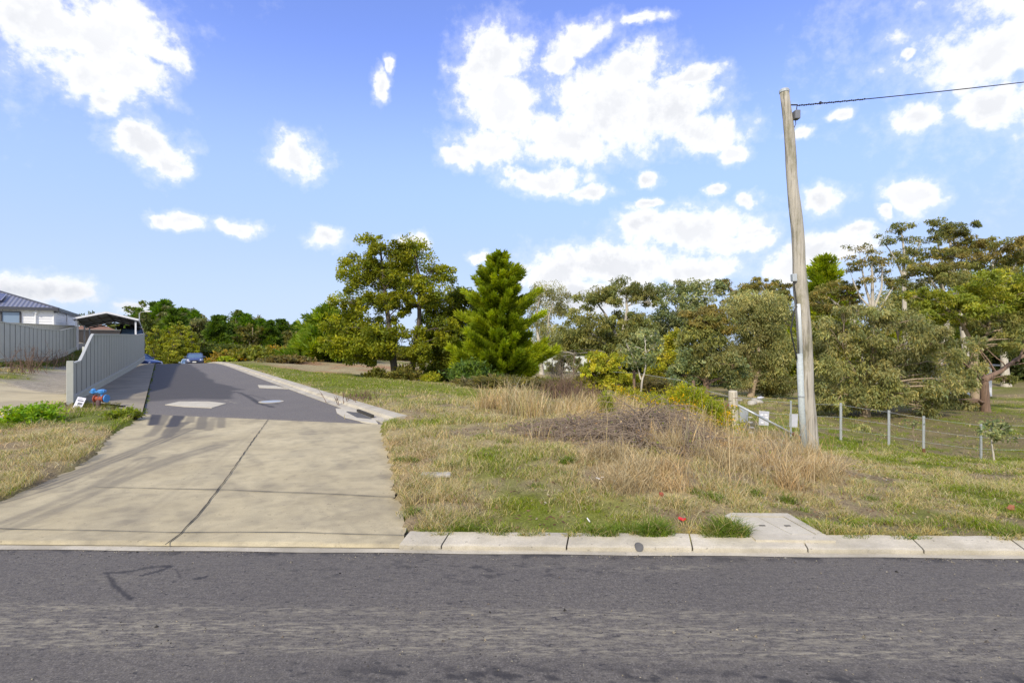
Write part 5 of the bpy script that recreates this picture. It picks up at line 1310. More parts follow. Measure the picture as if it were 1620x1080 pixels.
tree('gum_sapling', 'small gum sapling by the fourth steel post at right', 12.6, (1573, 730),
     [(1576, 670, 13, 10), (1590, 678, 10, 9), (1566, 682, 11, 9), (1580, 688, 14, 8)], 'gum_blue', 'bark_pale', [([(1574, 730), (1572, 705), (1574, 685), (1577, 672)], .022, .01)], cover=1.5, leafscale=.62, sub_r=.5, twig=.006)
tree('gum_seedling', 'low gum seedling behind the first steel post right of the pole', 14.0, (1364, 693), [(1362, 680, 12, 6), (1372, 676, 9, 6)], 'gum_grey', 'bark_tan', None, .015, 1.2, leafscale=.55, sub_r=.5, cat='seedling', twig=.005)
tree('gum_seedling', 'pale leafed seedling between the two middle steel posts', 13.6, (1444, 686), [(1443, 672, 9, 8)], 'gum_blue', 'bark_tan', None, .012, .9, leafscale=.5, sub_r=.5, cat='seedling', twig=.005)
# thin stems and saplings in front of the pale fence
tree('gum_sapling', 'dark leafed slim sapling in front of the pale fence', 40, (890, 610), [(886, 565, 14, 14), (893, 580, 16, 12), (880, 585, 12, 12)], 'gum', 'bark_dark', None, .06, 1.6, leafscale=1.1)
tree('gum_sapling', 'sapling with a straight orange stem right of the pale fence', 36, (907, 612), [(910, 570, 10, 12), (918, 585, 12, 10)], 'gum', 'bark_brown', [([(907, 612), (907, 585), (909, 562)], .05, .03)], cover=1.2)

# shrubs closing the view under the crowns: shaded understorey
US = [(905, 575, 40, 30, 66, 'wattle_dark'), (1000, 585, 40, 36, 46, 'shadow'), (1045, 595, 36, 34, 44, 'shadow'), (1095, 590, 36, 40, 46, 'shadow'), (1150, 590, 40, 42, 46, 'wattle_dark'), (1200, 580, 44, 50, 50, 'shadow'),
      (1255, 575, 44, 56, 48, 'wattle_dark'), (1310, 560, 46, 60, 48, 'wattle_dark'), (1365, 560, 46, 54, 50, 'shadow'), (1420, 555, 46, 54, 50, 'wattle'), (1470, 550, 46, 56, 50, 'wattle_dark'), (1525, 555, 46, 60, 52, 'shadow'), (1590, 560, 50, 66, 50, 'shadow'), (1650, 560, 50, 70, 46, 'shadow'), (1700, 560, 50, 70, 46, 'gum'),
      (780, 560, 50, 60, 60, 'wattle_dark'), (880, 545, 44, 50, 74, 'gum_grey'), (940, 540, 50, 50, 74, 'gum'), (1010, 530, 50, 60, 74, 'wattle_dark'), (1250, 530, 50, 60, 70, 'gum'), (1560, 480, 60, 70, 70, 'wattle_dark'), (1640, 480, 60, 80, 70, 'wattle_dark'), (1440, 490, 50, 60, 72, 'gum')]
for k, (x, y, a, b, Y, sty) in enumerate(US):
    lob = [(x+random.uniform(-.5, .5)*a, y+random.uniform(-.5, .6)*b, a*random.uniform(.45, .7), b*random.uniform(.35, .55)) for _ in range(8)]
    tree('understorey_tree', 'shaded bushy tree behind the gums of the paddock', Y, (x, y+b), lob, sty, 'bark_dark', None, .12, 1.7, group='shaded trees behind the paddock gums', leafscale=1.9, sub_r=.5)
for (x, y, a, b, Y, lb) in ((1465, 520, 26, 12, 31, 'gold flowering wattle showing over the weeping gum'), (1335, 540, 26, 22, 33, 'yellow green wattle just right of the power pole'), (1420, 500, 22, 12, 33, 'yellow flowered wattle in front of the white stemmed gum'), (1530, 585, 26, 22, 30, 'leafy green wattle beside the forked tan trunk')):
    lob = [(x+random.uniform(-.6, .6)*a, y+random.uniform(-.5, .8)*b, a*.55, b*.5) for _ in range(6)]
    tree('wattle_bush', lb, Y, (x, y+60), lob, 'bush_yellow' if Y < 34 and x < 1500 else 'wattle', 'bark_dark', None, .08, 2.2, cat='bush')
# bare dark reeds and dead stems below the pale fence
def thicket(name, label, px, py, Y, w, h, n, col, seed, leaf=0.0):
    rg = np.random.default_rng(seed); x = (px-810)/F*Y; z = H(x, Y); tb = Tubes(); o3 = np.array([x, Y, z])
    for _ in range(n):
        a = rg.normal(0, w*.4, 3); a[2] = -.05; b = a+np.array([rg.normal(0, .25*h), rg.normal(0, .25*h), h*rg.uniform(.5, 1.1)])
        tb.add(curve(a, b, n=5, rg=rg, up=.05), np.linspace(.011, .004, 5), 4)
        if rg.random() < .8:
            for _ in range(3): m = a+(b-a)*rg.uniform(.3, .9); tb.add(curve(m, m+rg.normal(0, .2*h, 3)+np.array([0, 0, .12*h]), n=4, rg=rg), np.linspace(.006, .003, 4), 3)
    me = tb.mesh(name); o = link(name, me, col); o.location = o3; tag(o, label, 'shrub'); return o
M['stem_brown'] = simple('dead_brown_stem', (.17, .11, .075), .9, .3, 8)
M['stem_pink'] = simple('pale_dead_stem', (.34, .27, .21), .9, .25, 8)
M['bramble'] = simple('bramble_cane', (.31, .245, .175), .85, .35, 9)
M['bramble_dark'] = simple('dark_bramble_cane', (.22, .17, .125), .85, .35, 9)
thicket('dead_shrub', 'brown leafless shrub on the crest below the pale fence', 893, 628, 19, 1.0, .75, 160, M['stem_brown'], 5)
thicket('dead_shrub', 'tall pale dead stalks above the brown leafless shrub', 884, 612, 30, .9, 2.0, 60, M['stem_pink'], 6)
thicket('dead_shrub', 'low brown twiggy shrub right of the leafless one', 925, 634, 18, .9, .55, 110, M['stem_brown'], 7)
thicket('dead_shrub', 'thin grey weeds standing in the grass beside the side kerb', 572, 636, 13.0, .7, .30, 34, M['stem_brown'], 8)

def leaf_bush(name, label, px, py, Y, rx, rz, cols, L, W, n, seed, flower=None, nf=0, up=.5):
    rg = np.random.default_rng(seed); x = (px-810)/F*Y; z = H(x, Y); tb = Tubes(); C, Dv, K = [], [], []
    root = empty(name, (x, Y, z)); tag(root, label, 'bush')
    ns = int(rx*60)+18; per = n//ns+1; fl = []
    for _ in range(ns):
        a = np.array([rg.normal(0, rx*.25), rg.normal(0, rx*.25), -.03]); b = np.array([rg.normal(0, rx*.48), rg.normal(0, rx*.42), rz*rg.uniform(.45, 1.05)]); b[2] *= math.exp(-(b[0]/rx)**2*.55)
        p = curve(a, b, n=6, rg=rg, up=.08); tb.add(p, np.linspace(.014, .004, 6), 4)
        t = rg.uniform(.25, 1, per); q = np.stack([np.interp(t, np.linspace(0, 1, 6), p[:, i]) for i in range(3)], 1); q += rg.normal(0, .07*rz**.5, q.shape)
        C.append(q); d = rg.normal(size=q.shape)*.7+(b-a)/np.linalg.norm(b-a)*up; Dv.append(d)
        K.append(jit(np.repeat(np.array([cols[rg.integers(0, len(cols))]]), per, 0), per, .3, .1, rg)); fl.append(q[t > .55])
    C = np.concatenate(C); Dv = np.concatenate(Dv); K = np.concatenate(K); m = len(C)
    V, Q, Cc = leaves_mesh(C, Dv, L*rg.uniform(.6, 1.3, m), W*rg.uniform(.7, 1.3, m), K, rg)
    link('stems', tb.mesh('stems'), M['bark_dark'], root); link('foliage', np_mesh('foliage', V, Q, col=Cc), M['leaf'], root)
    if flower:
        f = np.concatenate(fl); f = f[rg.choice(len(f), min(nf, len(f)), False)]
        # blossoms come in drifts
        keep = fbm(f[:, 0]*3+9, f[:, 2]*3+f[:, 1], seed, 2) > .5; f = f[keep]
        g = np.repeat(f, 3, 0)+rg.normal(0, .022, (len(f)*3, 3))
        V, Q, Cc = leaves_mesh(g, rg.normal(size=g.shape), np.full(len(g), .04), np.full(len(g), .03), jit(np.repeat(np.array([flower]), len(g), 0), len(g), .2, .05, rg), rg)
        link('blossom', np_mesh('blossom', V, Q, col=Cc), M['leaf'], root)
    return root
GORSE = [(.16, .17, .02), (.11, .13, .018), (.20, .19, .025)]
leaf_bush('gorse_bush', 'largest gorse bush with orange yellow blossom left of the gate post', 1085, 662, 14.2, 1.15, 1.15, GORSE, .12, .022, 16000, 3, (.44, .25, .008), 2200)
leaf_bush('gorse_bush', 'smaller gorse with orange blossom touching the gate post', 1120, 668, 13.4, .65, .85, GORSE, .12, .022, 7000, 4, (.44, .24, .008), 1100)
leaf_bush('gorse_bush', 'low gorse in front with blossom among the dry grass', 1100, 692, 9.8, .40, .45, [(.17, .15, .03), (.22, .18, .05)], .09, .018, 2600, 5, (.44, .26, .01), 900)
leaf_bush('gorse_bush', 'half hidden yellow gorse left of the cream trunked sapling', 992, 645, 16.5, .8, .75, [(.2, .19, .03), (.15, .15, .025)], .12, .024, 6000, 6, (.44, .26, .01), 700)
leaf_bush('broom_shrub', 'upright narrow green broom standing in the straw left of the gorse', 957, 662, 11.8, .22, .62, [(.15, .16, .03), (.11, .13, .02)], .12, .016, 2200, 7, None, 0, 1.6)
leaf_bush('weed_clump', 'bushy green weed with small yellow flowers by the left forecourt', 58, 672, 9.6, .52, .34, [(.10, .16, .02), (.14, .2, .03)], .09, .035, 4200, 8, (.4, .34, .02), 120)
leaf_bush('weed_clump', 'low green weed at the left edge of the driveway top', 198, 664, 10.2, .34, .16, [(.13, .15, .03), (.10, .12, .02)], .07, .03, 1500, 9)
leaf_bush('shrub', 'small yellow green shrub at the foot of the dark wattle', 682, 607, 26, .6, .5, [(.2, .2, .03), (.15, .16, .02)], .14, .05, 1500, 10)

# brambles: arching tangled canes with a few old leaves
def bramble(name, label, pts, n, hmax, seed, L=1.0):
    rg = np.random.default_rng(seed); tb = Tubes(); C, K = [], []
    poly = gpoly(pts); x0, x1 = min(p[0] for p in poly), max(p[0] for p in poly); y0, y1 = min(p[1] for p in poly), max(p[1] for p in poly)
    xs = rg.uniform(x0, x1, n*4); ys = rg.uniform(y0, y1, n*4); ok = in_poly(xs, ys, poly); xs, ys = xs[ok][:n], ys[ok][:n]; hs = hnat(xs, ys); edge = np.clip(poly_dist(xs, ys, poly)/.5, .25, 1)
    for x, y, z, e in zip(xs, ys, hs, edge):
        an = rg.uniform(0, 6.28); ln = L*rg.uniform(.3, 1.0); top = hmax*e*rg.uniform(.3, 1.15)
        a = np.array([x, y, z+rg.uniform(-.02, .75)*top]); b = a+np.array([math.cos(an)*ln, math.sin(an)*ln*.7, rg.uniform(-.4, .35)*top]); b[2] = max(b[2], z-.02)
        p = curve(a, b, n=7, rg=rg, up=.55*top/ln+.06, wob=.12); p += rg.normal(0, .02, p.shape); tb.add(p, np.linspace(.0062, .003, 7), 4)
        k = rg.integers(0, 3)
        for _ in range(k): C.append(p[rg.integers(1, 7)]+rg.normal(0, .02, 3)); K.append(np.array([(.14, .10, .06), (.11, .08, .07), (.10, .12, .03), (.22, .16, .09)][rg.integers(0, 4)]))
    root = empty(name, (0, 0, 0)); tag(root, label, 'bramble')
    link('canes', tb.mesh('canes'), [M['bramble'], M['bramble_dark']][seed % 2], root)
    C = np.array(C); V, Q, Cc = leaves_mesh(C, rg.normal(size=C.shape), rg.uniform(.03, .06, len(C)), rg.uniform(.02, .035, len(C)), jit(np.array(K), len(C), .25, .1, rg), rg)
    link('leaves', np_mesh('leaves', V, Q, col=Cc), M['leaf'], root); return root
bramble('bramble_thicket', 'dense grey purple bramble tangle in front of the gorse', [(955, 694), (1000, 684), (1070, 684), (1098, 700), (1060, 716), (990, 712)], 2600, .60, 11)
bramble('bramble_thicket', 'lower brown bramble band trailing left along the straw', [(828, 680), (890, 674), (960, 678), (985, 692), (910, 698), (845, 690)], 1000, .27, 13, .8)
bramble('bramble_thicket', 'dark dead bramble heap in the dry mound left of the pole foot', [(1165, 715), (1215, 700), (1265, 715), (1255, 745), (1190, 752)], 520, .32, 12, .6)
bramble('bramble_thicket', 'dark low bramble at the right foot of the power pole', [(1290, 722), (1325, 728), (1335, 752), (1290, 748)], 160, .2, 14, .5)

# ------------------------------------------------------------------ far trees: a few of each kind, copied
def far_proto(kind, seed):
    rg = np.random.default_rng(seed); root = empty({'gum': 'gum_tree', 'pine': 'pine_tree', 'poplar': 'wattle_tree', 'bushy': 'bushy_tree'}[kind]); tb = Tubes()
    if kind == 'pine':
        tb, (V, Q, C) = conifer_local(10, 3.1, PINE_DARK if seed % 2 else [(.06, .10, .018), (.045, .08, .016), (.08, .12, .02)], rg, nlev=18, spray=1.2, w=.22, shape=.7, upturn=.2)
    else:
        tb.add(curve((0, 0, -.2), (rg.normal(0, .4), 0, 8), n=7, rg=rg, up=0), np.linspace(.24, .06, 7), 7); lobes = []
        if kind == 'gum':
            for _ in range(11): an = rg.uniform(0, 6.28); r = rg.uniform(.3, 2.8); z = rg.uniform(4.2, 9.3)-r*.35; lobes.append((np.array([math.cos(an)*r, math.sin(an)*r, z]), rg.uniform(1.1, 1.9), rg.uniform(1.1, 1.9), rg.uniform(.7, 1.1)))
            for _ in range(5): an = rg.uniform(0, 6.28); r = rg.uniform(.6, 2.4); lobes.append((np.array([math.cos(an)*r, math.sin(an)*r, rg.uniform(1.2, 3.8)]), 1.5, 1.5, 1.2))
            sty = ['far_green', 'far_grey', 'far_olive'][seed % 3]
        elif kind == 'poplar':
            for k in range(12): z = .8+k*.75; w = 2.0*(1-k/13)**.8+.35; lobes.append((np.array([rg.normal(0, .35), rg.normal(0, .35), z]), w, w, .8))
            sty = 'wattle' if seed % 2 else 'gum_yellow'
        else:
            for _ in range(12): an = rg.uniform(0, 6.28); r = rg.uniform(.2, 2.6); z = rg.uniform(1.0, 7.5)-r*.5; lobes.append((np.array([math.cos(an)*r, math.sin(an)*r, max(z, .7)]), rg.uniform(1.2, 2.0), rg.uniform(1.2, 2), rg.uniform(.9, 1.5)))
            sty = ['far_olive', 'far_green', 'far_dark'][seed % 3]
        V, Q, C = crown_arrays(lobes, STY[sty], rg, 1.6, tb, (0, 0, 4), .03, 2.6, .42)
        for l in lobes: tb.add(curve((0, 0, l[0][2]*.7), l[0], n=5, rg=rg), np.linspace(.08, .03, 5), 5)
    link('trunk', tb.mesh('trunk'), M['bark_tan'] if kind == 'gum' else M['bark_dark'], root); link('crown', np_mesh('crown', V, Q, col=C), M['leaf'], root); return root
PRO = {k: [far_proto(k, s) for s in ss] for k, ss in {'gum': (1, 2, 3), 'pine': (4, 5), 'poplar': (7, 8), 'bushy': (9, 10, 11)}.items()}
USED = set()
def far(kind, v, px, top, Y, wpx, label, group=None, base=None):
    x = (px-810)/F*Y; z = H(x, Y) if base is None else base; hh = CZ-(top-540)/F*Y-z
    src = PRO[kind][v % len(PRO[kind])]
    if src.name in USED: o = copy_tree(src)
    else: o = src; USED.add(src.name)
    for k in ('label', 'category', 'group'):
        if k in o: del o[k]
    o.location = (x, Y, z-.1); s = hh/(10 if kind == 'pine' else 9.6); w = wpx/F*Y/(5.6 if kind != 'poplar' else 3.6)
    o.scale = (w, w, s); o.rotation_euler = (0, 0, random.uniform(0, 6.28)); tag(o, label, 'tree', group)
GP = 'dark pines in the far tree line beyond the side road'; GG = 'gums in the far tree line beyond the side road'; GY = 'yellow green wattles in the far tree line'
LP = 'dark pine in the tree line beyond the side road crest'; LG = 'olive gum in the tree line beyond the side road crest'; LY = 'yellow green pointed wattle at the left end of the far tree line'
far('gum', 0, 283, 472, 108, 34, 'tallest round gum poking above the far tree line near the street lamps', GG)
far('gum', 1, 405, 489, 112, 32, 'round gum standing above the middle of the far tree line', GG)
rf = random.Random(12)
def wall(kind, n, xa, xb, tops, Y0, Y1, w, lab, grp):
    for k in range(n):
        px = xa+(xb-xa)*(k+rf.random()*.8)/n; tx = np.interp(px, [t[0] for t in tops], [t[1] for t in tops])
        far(kind, rf.randrange(3), px, tx+rf.uniform(-3, 9), rf.uniform(Y0, Y1), w*rf.uniform(.8, 1.3), lab, grp)
TOP = [(200, 488), (245, 474), (285, 478), (330, 486), (370, 490), (420, 494), (470, 506), (530, 492), (700, 490)]
wall('pine', 14, 212, 480, [(a, b+2) for a, b in TOP], 84, 112, 48, LP, GP)
wall('gum', 17, 205, 520, [(a, b+4) for a, b in TOP], 88, 120, 46, LG, GG)
for a in [('poplar', 0, 236, 530, 76, 24), ('poplar', 1, 252, 514, 80, 28), ('poplar', 0, 268, 518, 78, 26), ('poplar', 1, 286, 508, 82, 34), ('poplar', 0, 303, 524, 76, 26), ('poplar', 1, 243, 542, 72, 20), ('poplar', 1, 276, 532, 74, 26)]: far(*a, LY, GY)
wall('bushy', 26, 215, 720, [(a, b+44) for a, b in TOP], 76, 88, 44, 'low bushy tree at the foot of the far tree line', 'bushy trees below the far tree line')
far('bushy', 2, 133, 478, 75, 34, 'bushy dark tree rising behind the carport and white house')
far('gum', 1, 2, 455, 95, 26, 'gum crown just showing over the left end of the house roof'); far('bushy', 1, 82, 477, 90, 34, 'brown tree crown peeping over the house roof hip')
# heath scrub between the road crest and the far trees
hb = None; k = 0
for row, (Y, py, n) in enumerate(((52, 577, 9), (58, 571, 12), (64, 566, 13), (70, 563, 13))):
    for j in range(n):
        px = 352+row*-6+(500-352)*(j+random.random()*.7)/n; x = (px-810)/F*Y; z = H(x, Y)
        if hb is None or k < 4:
            kk = [[(.17, .125, .03), (.12, .10, .025), (.2, .13, .03)], [(.13, .12, .03), (.10, .10, .02)], [(.22, .13, .02), (.15, .11, .025)], [(.12, .13, .03), (.09, .10, .02)]][k]
            o = leaf_bush('heath_bush', 'olive and rust heath bush on the slope beyond the side kerb', px, py, Y, 1.7, 1.35, kk, .38, .2, 1500, 40+k); HB = (HB+[o]) if hb is not None else [o]; hb = o
            o['group'] = 'heath bushes beyond the side kerb'
        else: o = copy_tree(HB[random.randrange(len(HB))])
        k += 1; s = random.uniform(.7, 1.25); o.location = (x, Y, z-.1); o.scale = (s, s, s*random.uniform(.8, 1.1)); o.rotation_euler = (0, 0, random.uniform(0, 6))
o = leaf_bush('heath_bush', 'low dark heath bush nearest the kerb below the dry hill', 455, 584, 40, 2.2, .6, [(.08, .07, .025), (.10, .08, .03)], .3, .14, 1800, 60)
o = leaf_bush('heath_bush', 'bright green small bush by the far bend of the side kerb', 356, 577, 46, .9, .5, [(.17, .2, .03), (.13, .16, .02)], .25, .12, 800, 61)
for px, Y, lb, s in ((425, 72, 'tree trunk base shrub below the wattle trunks', 1),): pass
leaf_bush('heath_bush', 'shadowy shrub around the foot of the wattle trunks', 640, 603, 29.5, 1.3, 1.0, [(.08, .08, .02), (.11, .10, .03)], .22, .09, 2600, 62)
leaf_bush('heath_bush', 'dark low shrub left of the wattle trunks', 600, 600, 30, .9, .7, [(.09, .09, .02), (.11, .11, .03)], .22, .09, 1600, 63)
leaf_bush('heath_bush', 'dark green shrub at the foot of the bright pine', 745, 608, 27, 1.6, 1.3, [(.05, .08, .02), (.07, .10, .02)], .25, .09, 4200, 64)
for px, py, Y, w, h, s in ((850, 622, 24, 2.4, .45, 65), (940, 610, 34, 2.4, .8, 66), (1010, 622, 30, 2.6, 1.0, 67), (780, 622, 22, 2.0, .45, 68)):
    leaf_bush('undergrowth_bush', {65: 'brown undergrowth below the right side of the bright pine', 66: 'dark undergrowth left of the yellow green bush', 67: 'dark undergrowth under the cream trunked sapling', 68: 'rushy undergrowth along the crest under the bright pine'}[s], px, py, Y, w, h, [(.09, .075, .035), (.07, .065, .025), (.11, .10, .03)], .3, .05, 5000, s, None, 0, 1.2)

# ------------------------------------------------------------------ grass
def blades(name, x, y, z, h, w, col, lean, rg, seg=2, label=None):
    n = len(x); an = rg.uniform(0, 6.283, n); fa = rg.uniform(0, 6.283, n)
    dx, dy = np.cos(an)*lean*h, np.sin(an)*lean*h; wx, wy = np.cos(fa)*w*.5, np.sin(fa)*w*.5
    rows = []
    for s in range(seg):
        t = s/seg; k = 1-.75*t*t*0-.45*t
        cx = x+dx*t*t; cy = y+dy*t*t; cz = z+h*t*(1-.25*t*lean)
        rows += [np.stack([cx-wx*k, cy-wy*k, cz], 1), np.stack([cx+wx*k, cy+wy*k, cz], 1)]
    rows.append(np.stack([x+dx, y+dy, z+h*np.clip(1-.25*lean, .2, 1)], 1))
    m = 2*seg+1; V = np.stack(rows, 1).reshape(-1, 3); b = np.arange(n)[:, None]*m
    Q = np.concatenate([b+np.array([[2*s, 2*s+1, 2*s+3, 2*s+2]]) for s in range(seg-1)]) if seg > 1 else None
    T = b+np.array([[2*seg-2, 2*seg-1, 2*seg]])
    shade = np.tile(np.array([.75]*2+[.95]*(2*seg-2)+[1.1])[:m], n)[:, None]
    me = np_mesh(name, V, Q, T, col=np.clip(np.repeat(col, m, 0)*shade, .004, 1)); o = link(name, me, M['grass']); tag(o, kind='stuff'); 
    return o
def off_hard(x, y):
    u, v = uv(x, y); rag = (fbm(x*4, y*4, 66, 3)-.5)*.16
    hard = in_poly(x, y, SLAB) & (poly_dist(x, y, SLAB) > rag+.015)
    hard |= in_poly(x, y, APRON)
    hard |= (v > -.1) & (v < 3.9) & (u > ub(v)-.3) & (u < 3)
    hard |= (v > -1.62) & (v < 4.38) & (u > ub(v)-.02) & (u < 140)
    hard |= (y < ykerb(x)+.275)
    hard |= in_poly(x, y, PITP)
    return ~hard
PITP = [flat(*p, .066) for p in [(1139, 811), (1246, 812), (1322, 855), (1196, 854)]]
def lawn():
    rg = np.random.default_rng(50)
    def sample(n, y0, y1, pw):
        t = rg.uniform(0, 1, n); Y = (y0**(1-pw)+t*(y1**(1-pw)-y0**(1-pw)))**(1/(1-pw)); X = rg.uniform(-1.12, 1.12, n)*Y; return X, Y
    for (n, y0, y1, sc, nm) in ((270000, 4.05, 9, 1.0, 'grass'), (230000, 9, 34, 1.7, 'grass')):
        x, y = sample(n, y0, y1, 1.9); ok = off_hard(x, y); x, y = x[ok], y[ok]
        u, v = uv(x, y)
        c, straw, bare = ground_mix(x, y)
        d = fbm(x*3.2, y*3.2, 90, 3); keep = rg.uniform(0, 1, len(x)) < np.clip((1-.92*bare)*(.12+1.5*sstep(.34, .6, d)), 0, 1)
        gravel = (v < -1.9) & (u > .5) & (v > -9)
        keep &= ~gravel | (bare < .35)
        x, y, c, straw, d = x[keep], y[keep], c[keep], straw[keep], d[keep]; n2 = len(x); z = hnat(x, y)-.008
        h = (.022+.045*sstep(.35, .7, d)+.05*straw*sstep(.4, .6, fbm(x*1.4, y*1.4, 95, 3)))*rg.uniform(.5, 1.5, n2)*sc**.55
        w = (.0038+.0022*rg.random(n2))*np.clip(y/5.5, .9, 4.5)
        isstraw = rg.random(n2) < (.13+.60*straw)
        col = np.where(isstraw[:, None], np.array([[.50, .43, .235]])*rg.uniform(.6, 1.25, (n2, 1)), c*1.25)
        col = np.where((~isstraw & (rg.random(n2) < .6))[:, None], np.array([[.15, .20, .018]])*rg.uniform(.6, 1.6, (n2, 1)), col)
        blades(nm, x, y, z, h, w, jit(col, n2, .2, .1, rg), rg.uniform(.3, 1.4, n2), rg, 2)
lawn()
def tall(name, polys, n, h0, h1, col, rg, w=.006, lean=(.2, .9), soft=.2, green=0.0, seg=4, clump=True):
    X, Y = [], []
    for poly in polys:
        x0, x1 = min(p[0] for p in poly)-soft, max(p[0] for p in poly)+soft; y0, y1 = min(p[1] for p in poly)-soft, max(p[1] for p in poly)+soft
        x = rg.uniform(x0, x1, n*3); y = rg.uniform(y0, y1, n*3); d = poly_dist(x, y, poly); ok = (in_poly(x, y, poly) | (d < soft*rg.random(len(x)))) & off_hard(x, y)
        if clump: ok &= rg.random(len(x)) < sstep(.38, .62, fbm(x*2.6, y*2.6, 120, 3))+.06
        X.append(x[ok][:n]); Y.append(y[ok][:n])
    x = np.concatenate(X); y = np.concatenate(Y); m = len(x); hz = .25+1.5*sstep(.25, .8, fbm(x*1.8, y*1.8, 131, 3))
    h = rg.uniform(h0, h1, m)*hz; cc = np.array(col)[rg.integers(0, len(col), m)]; g = rg.random(m) < green
    cc = np.where(g[:, None], np.array([[.14, .18, .035]]), cc); pn = fbm(x*1.7+3, y*1.7, 151, 3)[:, None]; cc = cc*(.62+.8*pn)*np.where(pn > .55, np.array([[.92, .87, .84]]), 1.0)
    return blades(name, x, y, hnat(x, y)-.02, h, w*rg.uniform(.6, 1.4, m)*np.clip(y/6, .8, 2.5), jit(cc, m, .22, .07, rg), rg.uniform(*lean, m), rg, seg)
rgG = np.random.default_rng(77)
STR = [(.50, .41, .25), (.42, .34, .19), (.56, .47, .30), (.34, .265, .15)]
BRN = [(.33, .26, .16), (.26, .20, .125), (.42, .345, .21)]
tall('straw_grass', [gpoly([(1000, 712), (1090, 700), (1180, 712), (1290, 728), (1325, 742), (1300, 765), (1200, 772), (1080, 775), (990, 752)])], 15000, .08, .27, STR, rgG, lean=(.15, .9))
tall('brown_grass', [gpoly([(1130, 712), (1220, 705), (1330, 735), (1320, 772), (1240, 788), (1140, 770)])], 9000, .05, .19, BRN, rgG, lean=(.2, 1.0))
tall('seed_stalks', [gpoly([(930, 700), (1090, 690), (1290, 722), (1320, 765), (1100, 775), (960, 760)])], 420, .3, .6, [(.55, .46, .28), (.40, .30, .17)], rgG, lean=(.05, .5), clump=False, w=.0045)
tall('seed_stalks', [gpoly([(640, 690), (900, 690), (1000, 800), (760, 830), (660, 800)])], 260, .12, .3, [(.55, .46, .28), (.40, .30, .17)], rgG, lean=(.2, .9), clump=False, w=.004)
tall('straw_grass', [gpoly([(930, 720), (1010, 708), (1060, 770), (980, 775), (900, 745)])], 6500, .05, .16, STR, rgG, lean=(.3, 1.2))
tall('straw_grass', [gpoly([(1000, 706), (1060, 700), (1110, 710), (1080, 735), (1010, 730)])], 1800, .12, .30, STR, rgG, lean=(.1, .5))
tall('straw_grass', [gpoly([(760, 650), (800, 640), (900, 648), (1000, 656), (1020, 666), (960, 670), (840, 664)])], 9000, .14, .55, STR+[(.40, .36, .17)], rgG, lean=(.1, .7), w=.006)
tall('straw_grass', [gpoly([(1000, 668), (1120, 672), (1180, 690), (1270, 700), (1270, 712), (1120, 706), (1010, 690)])], 2600, .10, .32, STR, rgG, lean=(.1, .7), green=.15)
tall('straw_grass', [Z_EDGE], 9000, .04, .13, STR, rgG, lean=(.4, 1.5), green=.15, w=.005)
tall('straw_grass', [Z_LEFTSTRAW], 7000, .03, .09, STR[:3], rgG, lean=(.5, 1.6), w=.006)
tall('straw_grass', [gpoly([(950, 698), (1000, 682), (1095, 684), (1105, 705), (1060, 718), (985, 714)])], 2600, .2, .5, STR, rgG, lean=(.05, .5), clump=False, w=.0045)
tall('straw_grass', [gpoly([(820, 690), (880, 672), (970, 676), (985, 700), (900, 706)])], 1300, .08, .26, STR, rgG, lean=(.1, .8), w=.0045)
tall('straw_grass', [gpoly([(1090, 690), (1180, 692), (1255, 708), (1250, 722), (1120, 715)])], 2200, .15, .42, STR, rgG, lean=(.05, .6), w=.005)
def tufts(lst, seed):
    rg = np.random.default_rng(seed); xs, ys, hs, cs = [], [], [], []
    for px, py, r, h, n, gr in lst:
        g = G(px, py); a = rg.uniform(0, 6.28, n); q = rg.random(n)**.7*r; xs.append(g.x+np.cos(a)*q); ys.append(np.maximum(g.y+np.sin(a)*q*.7, ykerb(g.x)+.20)); hs.append(h*rg.uniform(.4, 1.2, n)*(1-.5*q/r)); cs.append(np.where((rg.random(n) < gr)[:, None], np.array([[.12, .17, .028]])*rg.uniform(.6, 1.4, (n, 1)), np.array([[.42, .36, .17]])))
    x, y, h, c = map(np.concatenate, (xs, ys, hs, cs)); m = len(x)
    blades('tussock_grass', x, y, hnat(x, y)-.01, h, np.full(m, .0055)*np.clip(y/5, .9, 2), jit(c, m, .2, .1, rg), rg.uniform(.3, 1.3, m), rg, 4)
